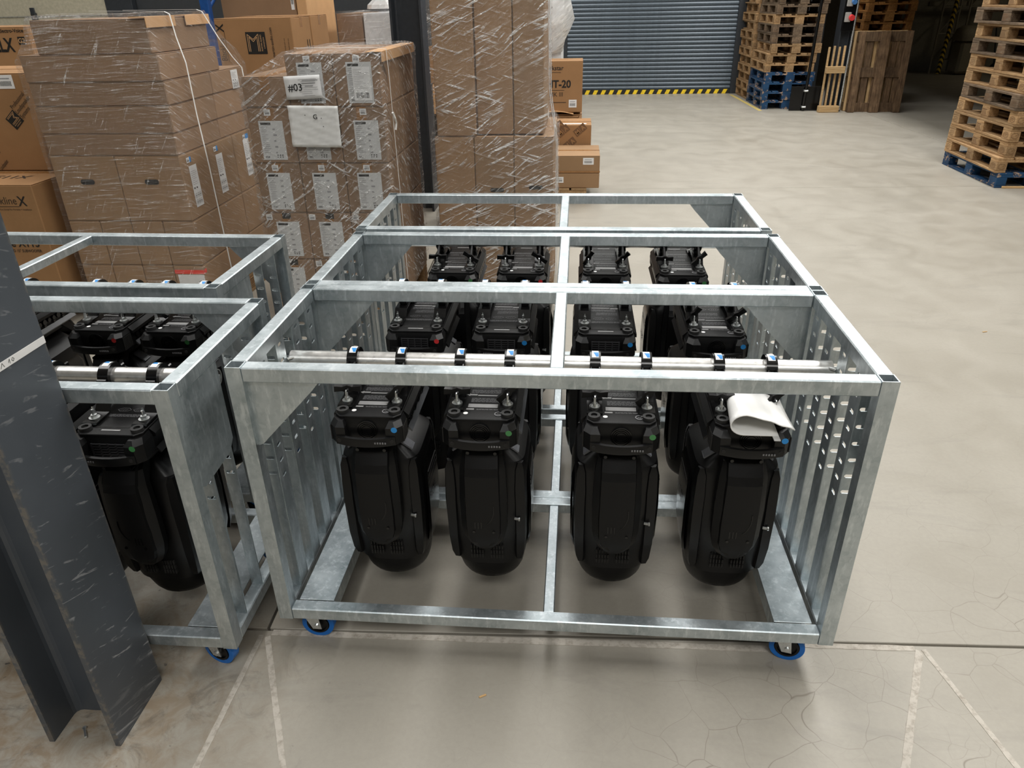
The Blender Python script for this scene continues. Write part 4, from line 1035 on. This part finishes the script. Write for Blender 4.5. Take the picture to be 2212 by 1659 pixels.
# ---- P3: tall wrapped pallet in the middle
X0, X1, Yf, Yb = .010, .716, 2.9, 3.7
pallet((.363, 3.30, 0), R(90), 'raw', 'short wooden pallet under tall wrapped load behind the farthest right trolley').scale = (.66, .87, 1)
dx = (X1-X0)/3
for c_ in range(3):
    o = carton('carton', X0+c_*dx, X0+(c_+1)*dx, Yf, Yb, .146, 1.04, CARD, 'tall carton, %s of three side by side under tall wrapped load' % ['left', 'middle', 'right'][c_])
    if c_ == 2: hole(o, F(o), .13, .60, .085, .024)
    if c_ == 1: hole(o, F(o), .13, .585, .085, .024)
carton('carton', .028, .262, Yf+.01, Yb, 1.042, 2.0, CARD, 'upright carton, upper left of tall wrapped load'); carton('carton', .265, .478, Yf+.05, Yb, 1.046, 2.0, CARD, 'upright carton, upper middle of tall wrapped load'); carton('carton', .480, .660, Yf+.05, Yb, 1.046, 2.0, CARD, 'upright carton, upper right of tall wrapped load')
rg = rings(X0, X1, Yf, Yb, (.16, .26, .36, .46, .56, .66, .76, .86, .94), .012)+[(X0-.012, X1+.012, Yf-.012, Yb+.01, 1.03), (X0-.002, X1-.02, Yf-.004, Yb, 1.08), (X0+.010, .676, Yf-.003, Yb, 1.16)]+[(.016, .674, Yf-.003, Yb+.01, z) for z in (1.26, 1.36, 1.46, 1.56, 1.66, 1.76, 1.86, 1.96)]
film('stretch_film', rg, FILM_C, 'creased shiny stretch film round the tall middle pallet load', .006)
for i, (xa, xb) in enumerate(((.680, .732), (.690, .740))):
    o = MB().tube([(xa, Yf-.008, 1.9), (xa+.01, Yf-.012, 1.3), (xb, Yf-.016, 1.0), (xb+.002, Yf-.016, .2)], .0016, 6).build('film_strand', FOAM); tag(o, 'thin loose film strand at right edge of tall middle load, %s' % ['inner one', 'outer one'][i], 'film strand')

# ---- speaker cartons at far left
pallet((-2.85, 3.05, 0), 0, 'raw', 'wooden pallet under the large subwoofer cartons at far left')
XA = -2.235
def card2(x0, x1, y0, y1, z0, z1, m, label, **k): return carton('carton', x0, x1, y0, y1, z0, z1, m, label, **k)
sub = card2(XA-.72, XA, 2.42, 3.10, .146, .868, CARD_O, 'large brown subwoofer carton printed X115 at far left'); fr = F(sub)
def at(o, x, z): return Vector((x-o.location.x, -o['hy']-.0005, z-o.location.z))
EX, EZ = Vector((1, 0, 0)), Vector((0, 0, 1))
text(sub, 'Blackline', at(sub, -2.352, .757), EX, EZ, .062, INKB, 'lettering', 'RIGHT', -.004, .9); text(sub, 'X', at(sub, -2.345, .748), EX, EZ, .078, INK, 'lettering', 'LEFT', .015, .9)
MB().stroke(at(sub, 0, .743), EX, EZ, [(-2.60, 0), (-2.345, 0)], .003, .0012).build('underline', INKB, sub); text(sub, 'Pure Sound For Portable + Installation', at(sub, -2.275, .722), EX, EZ, .0135, INKB, 'lettering', 'RIGHT', .005, .95)
text(sub, 'Blackline X115', at(sub, -2.297, .505), EX, EZ, .064, INK, 'lettering', 'RIGHT', .02, .95); text(sub, 'PORTED 15" SUBWOOFER', at(sub, -2.297, .472), EX, EZ, .024, INK, 'lettering', 'RIGHT', .012, .86)
text(sub, 'X115', Vector((-.15+.36, -.10, sub['h'])), Vector((-1, 0, 0)), Vector((0, -1, 0)), .10, INKB, 'lettering', 'LEFT', .02)
mar = card2(XA-.80, XA-.125, 2.80, 3.40, .870, 1.425, CARD_O, 'brown loudspeaker carton with slanted black logo, on the X115 carton'); fr = F(mar)
a = R(40); X = EX*math.cos(a)+EZ*math.sin(a); Y = EZ*math.cos(a)-EX*math.sin(a)
mlogo(mar, (at(mar, 0, 0), EX, EZ), -2.557, 1.172, .082, R(-50))
for i, s_ in enumerate(('Professional', 'Loudspeaker', 'Systems')): text(mar, s_, at(mar, -2.490, 1.224)-Y*(.034*i), X, Y, .034, INKB, 'lettering', 'LEFT', .004, .8)
for i, s_ in enumerate(('Professional', 'Loudspeaker')): text(mar, s_, at(mar, -2.77, .885)+EX*(.085*i)-EZ*.012*i, X, Y, .034, INKB, 'lettering', 'LEFT', .004, .9 if i == 0 else .45)
lab(mar, fr, .50, .47, .10, .075, 3, WHITE)
pallet((-3.5, 4.35, 0), 0, 'raw', 'wooden pallet under the ZLX cartons at far left')
card2(-3.6, -2.95, 4.0, 4.6, .146, .78, CARD_O, 'plain brown carton, lowest under the ZLX carton'); card2(-3.6, -2.95, 4.0, 4.6, .78, 1.20, CARD_O, 'plain brown carton directly under the ZLX carton')
zlx = card2(-3.75, -3.11, 4.0, 4.6, 1.20, 1.64, CARD_O, 'brown carton printed ZLX at upper far left'); fr = F(zlx)
text(zlx, 'ZLX', at(zlx, -3.252, 1.478), EX, EZ, .126, INK, 'lettering', 'RIGHT', .03, .72)
q = MB().rect(at(zlx, 0, 0), EX, EZ, -3.206, 1.522, -3.150, 1.574, .001).build('logo_square', INK, zlx); text(q, 'G2', at(zlx, -3.178, 1.533)-Vector((0, .0008, 0)), EX, EZ, .044, CARD_L, 'lettering', 'CENTER', .02)
text(zlx, 'Electro-Voice', at(zlx, -3.145, 1.603), EX, EZ, .034, INK, 'lettering', 'RIGHT', .02, 1.0); text(zlx, 'ZLX-12P-G2', at(zlx, -3.20, 1.505), EX, EZ, .011, INKB)
pk = MB(); 
for s_ in ([(.28, .15), (.56, .15), (.56, .0)], [(.30, .13), (.44, .13), (.46, .06), (.58, .06)], [(.36, .03), (.58, .03)]): pk.stroke(*fr, s_, .004, .001)
pk.build('outline_drawing', INKBR, zlx)

# ---- cartons behind
pallet((-1.60, 4.9, 0), R(90), 'raw', 'wooden pallet under the carton with black square logo')
card2(-1.90, -1.30, 4.32, 4.86, .146, 1.08, CARD_O, 'brown carton under the carton with black square logo'); card2(-1.90, -1.30, 4.88, 5.3, .146, 1.08, CARD_O, 'brown carton under the rear printed carton')
bk = card2(-1.852, -1.262, 4.3, 4.72, 1.082, 1.664, CARD_O, 'brown carton with black square logo and sideways lettering', seam='x'); fr = F(bk)
U, V = Vector((0, 0, 1)), Vector((-1, 0, 0))
text(bk, 'Blackline', at(bk, -1.795, 1.375), U, V, .062, INKB, 'lettering', 'LEFT', -.004, .72); text(bk, 'X', at(bk, -1.785, 1.572), U, V, .085, INK, 'lettering', 'LEFT', .015, .9)
MB().stroke(at(bk, -1.785, 0), EX, EZ, [(0, 1.37), (0, 1.57)], .003, .0012).build('underline', INKB, bk)
mlogo(bk, (at(bk, 0, 0), EX, EZ), -1.625, 1.42, .15, 0); text(bk, 'martin-audio.com', at(bk, -1.420, 1.395), U, V, .030, INKB, 'lettering', 'LEFT', .008, .95)
for k in range(2): text(bk, 'www.martin-audio.com  Handle with care', at(bk, -1.33+.03*k, 1.32), U, V, .012, INKB, 'fine_print')
O, X, Y = S(bk); MB().rect(O, X, Y, 0, .24, .42, .30, .001).build('tape_band', TAPEC, bk)
pt = MB()
for i in range(2): pt.rect(O, X, Y, .30+.05*i, .10, .315+.05*i, .42, .0012)
pt.build('sideways_print', INKB, bk)
bk2 = card2(-1.852, -1.26, 4.74, 5.16, 1.082, 1.668, CARD_O, 'second brown printed carton right behind the square-logo carton')
O, X, Y = S(bk2); MB().rect(O, X, Y, 0, .24, .42, .30, .001).build('tape_band', TAPEC, bk2)
pallet((-2.0, 6.3, 0), R(90), 'raw', 'wooden pallet under the tall plain cartons behind the square-logo carton')
card2(-2.42, -1.62, 5.75, 6.6, .146, 1.0, CARD_D, 'plain carton, lower of tall pair behind square-logo carton'); tb_ = card2(-2.42, -1.72, 5.75, 6.6, 1.0, 2.1, CARD_D, 'plain tall carton, upper of pair beside blue rack upright')
lab(tb_, F(tb_), .655, .70, .03, .22, 3, WHITE); card2(-1.715, -1.62, 5.75, 6.6, 1.0, 2.1, CARD_L, 'narrow pale carton beside the tall plain carton at rear')
rk = empty('pallet_rack', (0, 5.55, 0), 0, 'blue steel pallet rack upright behind the left cartons', 'rack')
for y in (0, 1.0): MB().box(-2.53, -2.45, y, y+.07, 0, 4, .006).build('upright', BLUEP, rk)
for k in range(5): MB().cyl((-2.49, .05, .3+k*.7), (-2.49, 1.02, .8+k*.7), .014, 8).build('brace', BLUEP, rk)
MB().box(-2.53, .0, -.01, .05, 2.35, 2.46, .006).build('beam', plain('orange_beam', lin(210, 96, 30), .5), rk)
for y in (0, 1.0): MB().box(-.13, -.05, y, y+.07, 0, 4, .006).build('upright', BLUEP, rk)
# wrapped load behind the far column
pallet((-1.1, 6.65, 0), R(90), 'raw', 'wooden pallet under wrapped load behind the far dark column')
card2(-1.45, -1.20, 6.05, 6.8, .146, 1.66, CARD_D, 'brown carton in wrapped load behind far dark column'); o = card2(-1.19, -.80, 6.05, 6.8, .146, 1.66, FOAM, 'pale carton in wrapped load behind far dark column')
lg = MB(); rg_ = [(-.20, 0), (-.17, .06), (-.125, .03), (-.08, .06), (-.05, 0)]
lg.stroke((-.0, 0, 0), (1, 0, 0), (0, 0, 1), [(-.06, 1.24), (-.06, 1.30), (0, 1.26), (.06, 1.30), (.06, 1.24)], .02)
lo = lg.build('zigzag_logo', plain('dull_red_print', lin(140, 60, 66), .6)); lo.location = (-1.40, 6.035, .02); tag(lo, 'dull red zigzag print on wrapped load behind far column', 'print')
film('stretch_film', rings(-1.45, -.80, 6.05, 6.8, (.16, .5, .8, 1.1, 1.3, 1.4, 1.5, 1.6, 1.675), .012), FILM_A, 'stretch film round load behind the far dark column', .006)
bg = MB(); 
import math as _m
for cx, cy, r_, h_ in ((-1.05, 6.3, .16, .10), (-.92, 6.35, .12, .08)):
    bg.loft([[(cx+r_*k*math.cos(2*math.pi*i/12)*random.uniform(.85, 1.1), cy+r_*k*math.sin(2*math.pi*i/12), 1.69+h_*hh) for i in range(12)] for k, hh in ((1, 0), (.9, .35), (.6, .8), (.15, 1))])
tag(bg.build('plastic_bag', FILM_P), 'crumpled plastic bags on top of load behind far column', 'plastic bag')
# narrow stack seen between far column and tall wrapped pallet
for i, (z0, z1, x0, m_) in enumerate(((.002, .94, -.30, INK), (.942, 1.17, -.30, CARD_L), (1.172, 1.44, -.31, CARD_O), (1.442, 1.70, -.28, CARD))):  # lowest box added in black for the dark below the cartons
    card2(x0, .08, 4.6, 5.05, z0, z1, m_, ['black crate at bottom of narrow stack beside far dark column', 'pale carton in narrow stack beside far dark column', 'orange-brown carton in narrow stack beside far dark column', 'topmost carton of narrow stack beside far dark column'][i])

# ---- right-hand carton stack
pallet((.55, 6.1, 0), 0, 'raw', 'wooden pallet under taped carton pair right of tall wrapped load').rotation_euler = (0, 0, R(90))
pallet((.62, 7.62, 0), R(90), 'raw', 'wooden pallet under the HT-20 carton stack')
c1 = card2(.25, 1.07, 5.52, 6.08, .146, .288, CARD, 'lower wide carton with white label, right of tall wrapped load', tape=False); lab(c1, F(c1), .405, .05, .075, .055, 3, WHITE)
c2 = card2(.25, 1.07, 5.52, 6.08, .289, .446, CARD, 'upper wide carton with white label, right of tall wrapped load'); lab(c2, F(c2), .66, .075, .10, .062, 3, WHITE)
MB().rect(*F(c2), .0, .0, .82, .018, .0012).build('clear_tape', TAPEC, c2)
ma = card2(.35, .992, 6.12, 6.6, .146, .630, CARD_O, 'brown carton with repeated MA diamonds on it'); fr = F(ma)
for (x_, z_) in ((.33, .36), (.50, .37), (.40, .24), (.555, .22), (.22, .26), (.62, .34), (.27, .40), (.45, .1), (.6, .07)):
    a = R(40); X = fr[1]*math.cos(a)+fr[2]*math.sin(a); Y = fr[2]*math.cos(a)-fr[1]*math.sin(a); P = fr[0]+fr[1]*x_+fr[2]*z_
    if x_ > .55: continue
    q = MB().rect(P, X, Y, 0, 0, .062, .07, .001).rect(P, X, Y, .068, 0, .13, .07, .001).build('print_block', INKBR, ma)
    text(q, 'M', P+X*.031+Y*.012, X, Y, .062, CARD_O, 'lettering', 'CENTER', .02, .9, .0016); text(q, 'A', P+X*.099+Y*.012, X, Y, .062, CARD_O, 'lettering', 'CENTER', .02, .9, .0016)
MB().rect(Vector((0, 0, ma['h']+.0012)), (1, 0, 0), (0, 1, 0), -.3, -.17, .27, -.12, 0).build('white_tape', WHITE, ma)
card2(.22, .90, 7.02, 7.62, .146, .575, CARD_O, 'plain carton under the HT-20 carton')
fc_ = MB(); fc_.box(.20, .86, 7.0, 7.6, .578, .594, .003).box(.22, .88, 7.02, 7.6, .596, .612, .003); tag(fc_.build('flattened_cardboard', CARD_O), 'flattened cardboard under the HT-20 carton', 'cardboard')
ht = card2(.26, .898, 7.0, 7.4, .635, 1.155, CARD_O, 'brown amplifier carton printed HT-20 MK III'); fr = F(ht)
text(ht, 'HT-20', fr[0]+Vector((.305-.06, 0, .255)), fr[1], fr[2], .105, INK, 'lettering', 'LEFT', .03, .95); text(ht, 'MK III', fr[0]+Vector((.335-.06, 0, .165)), fr[1], fr[2], .062, INKB, 'lettering', 'LEFT', 0, 1.0)
text(ht, 'Blackstar', fr[0]+Vector((.20, 0, .43)), fr[1], fr[2], .062, INK, 'lettering', 'LEFT', .012, 1.0); MB().rect(*fr, .20, .225, .44, .229, .0012).rect(*fr, .22, .405, .40, .409, .0012).rect(*fr, .16, .10, .46, .106, .0012).build('rule_line', INKB, ht)
lab(ht, fr, .49, .05, .085, .08, 3, WHITE)
fp = MB(); fp.loft([[(x, 6.99-.02*math.sin(math.pi*u), .614+.035*math.sin(math.pi*u)), (x, 7.0, .614+.035*math.sin(math.pi*u)+.004), (x, 7.03, .6355), (x, 7.03, .630)] for x, u in [(.40+.045*i, i/9) for i in range(10)]]); fp.build('bulging_flap', CARD_L, ht).location = (-ht.location.x, -ht.location.y, -ht.location.z)
fb = MB(); fb.box(.28, .665, 7.75, 8.15, .146, 2.3, .02).build('foam_block', FOAM); tag(bpy.data.objects['foam_block'], 'tall white foam-wrapped block behind the HT-20 carton', 'foam block')
pb = MB(); pts_o = [(.665, 2.1), (.70, 1.9), (.75, 1.72), (.795, 1.54), (.74, 1.42), (.69, 1.33), (.66, 1.2)]
pb.loft([[(x, 7.70-.03*math.sin(i), z), (x-.02, 7.80, z+.01), (.30, 7.735, z-.06), (.30, 7.69-.02*math.sin(i*2), z-.06)] for i, (x, z) in enumerate(pts_o)]); ob = pb.build('plastic_sheet', FILM_P, None, True); tag(ob, 'milky plastic sheet hanging over white block behind HT-20 carton', 'plastic sheet')

# ------------------------------------------------------------------ pallet stacks on the right
keysA = ['blue', 'blue', 'blue', 'blue', 'raw', 'raw', 'raw', 'grey', 'grey', 'raw', 'grey', 'grey', 'raw']
cols = {'blue': 'blue-painted', 'raw': 'pale wooden', 'grey': 'weathered grey', 'dark': 'dark reclaimed', 'warm': 'warm brown'}
for i, k in enumerate(keysA):
    ox, oy = (random.uniform(-.02, .02), random.uniform(-.02, .02)) if i else (0, 0)
    if i > 5: ox += .05
    pallet((4.37+ox, 12.65+oy, i*.145), R(90+random.uniform(-1.2, 1.2)), k, '%s pallet, %s of the stack nearest the roller door' % (cols[k], nth(i)), 'pallets stacked by the roller door')
for i in range(13):
    pallet((4.38+random.uniform(-.03, .03), 13.92+random.uniform(-.02, .02), i*.145), R(90+random.uniform(-1.5, 1.5)), 'raw', 'pale wooden pallet, %s of the stack behind the blue-based stack' % nth(i), 'pallets stacked behind the blue-based stack')
keysB = ['blue', 'raw', 'raw', 'raw', 'raw', 'grey', 'raw', 'raw', 'grey', 'raw', 'grey', 'raw']
for i, k in enumerate(keysB):
    pallet((5.40+(random.uniform(-.025, .025) if i else 0), 6.78+(random.uniform(-.03, .03) if i else 0), i*.1445), R(90+(random.uniform(-1.5, 1.5) if i else 0)), k, '%s pallet, %s of the stack at right edge' % (cols[k], nth(i)), 'pallets stacked at the right edge')
for i in range(13):
    pallet((6.05+random.uniform(-.02, .02), 13.3+random.uniform(-.02, .02), i*.145), R(90+random.uniform(-1, 1)), 'warm', 'warm brown pallet, %s of the stack behind the leaning pallets' % nth(i), 'pallets stacked behind the leaning pallets')
# two pallets standing on end, leaning back on the column
def lean(x, y, ang, key, label, rz=0):
    o = pallet((x, y, .002), 0, key, label, 'pallets leaning on end')
    M = Matrix.Translation((x, y, 0.004)) @ Matrix.Rotation(rz, 4, 'Z') @ Matrix.Rotation(-ang, 4, 'X') @ Matrix(((0, 1, 0, 0), (0, 0, 1, 0), (1, 0, 0, .6), (0, 0, 0, 1)))
    o.matrix_world = M; return o
lean(5.65, 11.52, R(4.5), 'dark', 'dark pallet standing on end, front of the two leaning by column', R(-4))
lean(5.64, 11.73, R(4.5), 'new', 'paler pallet standing on end behind the dark leaning pallet', R(-2))
# narrow frame of new wood
nf = empty('slatted_frame', (4.95, 11.60, 0), R(4), 'narrow upright frame of fresh pale wood beside black pole base', 'wooden frame')
for k in range(4): MB().box(-.14+k*.085, -.11+k*.085, .02+.01*k, .045+.01*k, .09, .98+.015*(k % 2), .003).build('slat', WOOD_N, nf)
MB().box(-.15, .17, -.03, .08, .002, .10, .004).build('foot_block', WOOD_N, nf); MB().box(-.15, .14, -.08, .018, .60, .70, .004).build('cross_block', WOOD_N, nf)
# black pole on a steel plate, leaning by the stack
bp = empty('pole_stand', (4.62, 11.84, 0), 0, 'black pole with square base plate stood upright before the pallet stack', 'pole stand')
MB().box(-.24, .24, -.02, -.008, .003, .38, .003).build('base_plate', GLOSS, bp); MB().cyl((-.02, -.045, .003), (.03, -.045, 2.4), .024, 16).build('pole', GLOSS, bp)
for z in (.05, .30): MB().box(-.05, .02, -.075, -.02, z, z+.03, .004).cyl((-.04, -.08, z+.015), (.01, -.085, z+.022), .006, 8).build('pole_clip', ZINC, bp)
# dark part of the hall: truss uprights, striped pole, covered machine, trolley wheels
def truss(x, y, rz, h, label):
    o = empty('ladder_frame', (x, y, 0), rz, label, 'metal frame')
    for px in (-.22, .22): MB().cyl((px, 0, 0), (px, 0, h), .022, 10).build('upright', DIRTY, o)
    for k in range(int(h/.55)):
        z = .3+k*.55; MB().cyl((-.22, 0, z), (.22, 0, z), .014, 8).build('rung', DIRTY, o); MB().cyl((-.22, 0, z), (.22, 0, z+.5), .012, 8).build('brace', DIRTY, o)
    return o
truss(9.35, 18.1, R(15), 3.1, 'pale metal ladder frame by back wall, left one behind the striped pole'); truss(10.0, 18.2, R(10), 3.1, 'pale metal ladder frame by back wall, nearer the right pallet stack')
o = MB().box(8.9, 10.6, 18.25, 18.33, 1.42, 1.52, .005).build('cross_beam', DIRTY); tag(o, 'horizontal beam linking the pale metal frames at back wall', 'beam')
o = MB().tube([(9.20, 17.7, .02), (9.28, 17.75, 1.6), (9.36, 17.8, 3.2)], .045, 14).build('striped_pole', HAZ); tag(o, 'yellow and black striped pole in the dark far room', 'pole')
mc = empty('covered_machine', (9.72, 17.75, 0), R(10), 'pale covered machine on floor beside the striped pole', 'machine')
MB().box(-.25, .25, -.2, .2, .03, .72, .05).build('cabinet', DIRTY, mc)
cv = MB().loft([superring(.30*k, .26*k, z, 3, 20) for k, z in ((1, .72), (1.02, .80), (.9, .95), (.55, 1.02), (.3, 1.03))]).build('cover', DIRTY, mc); smooth_by_angle(cv, 60)
wt = empty('hand_trolley', (10.5, 17.6, 0), R(30), 'dark wheeled hand trolley by back wall near the pale machine', 'hand trolley')
for px in (-.16, .16): MB().ring((px, 0, .13), (1, 0, 0), .06, .13, .06, 20).build('wheel', RUBBER, wt)
MB().box(-.2, .2, -.1, .1, .12, .16, .005).cyl((-.15, .05, .15), (-.15, .25, 1.1), .016, 8).cyl((.15, .05, .15), (.15, .25, 1.1), .016, 8).build('trolley_frame', DGREY, wt)
hk = MB().cyl((8.62, 18.4, 1.9), (8.62, 18.4, 3.2), .01, 6).ring((8.62, 18.4, 1.72), (0, 1, 0), .08, .14, .05, 12).build('hanging_control', DIRTY); tag(hk, 'pale pendant control hanging by the far dark wall', 'control')
nb = MB().box(10.25, 10.85, 18.66, 18.695, 1.55, 2.5, .004).build('notice_board', LGREY); tag(nb, 'pale notice board on the far dark wall', 'notice board')
pl = MB().box(5.06, 5.62, 6.155, 6.172, .001, .022, .002).build('plank', WOOD_N); tag(pl, 'pale loose plank lying against the lowest blue pallet at right edge', 'plank')
ob_ = card2(5.42, 5.80, 5.55, 5.95, .001, .16, CARD_O, 'small brown carton on floor at right edge before the pallet stack')
# small litter
for i, (x, y, a, l) in enumerate(((3.226, 2.55, .3, .03), (.62, -.13, .5, .022), (2.3, .05, 1.2, .03))):
    o = MB().box(-l/2, l/2, -.003, .003, .0005, .004, .001).build('wood_splinter', WOOD_N); o.location = (x, y, 0); o.rotation_euler = (0, 0, a)
    tag(o, ['tiny yellow wood splinter on open floor right of trolleys', 'tiny wood splinter on floor in front of nearest trolley', 'tiny wood splinter near joint at lower right floor'][i], 'splinter')
bo = MB().cyl((0, 0, .0005), (0, .0, .006), .006, 6).cyl((0, 0, .003), (.022, -.028, .006), .0035, 8).build('bolt', ZINC); bo.location = (-.46, -.31, 0); tag(bo, 'small loose bolt on floor at foot of near steel column', 'bolt')
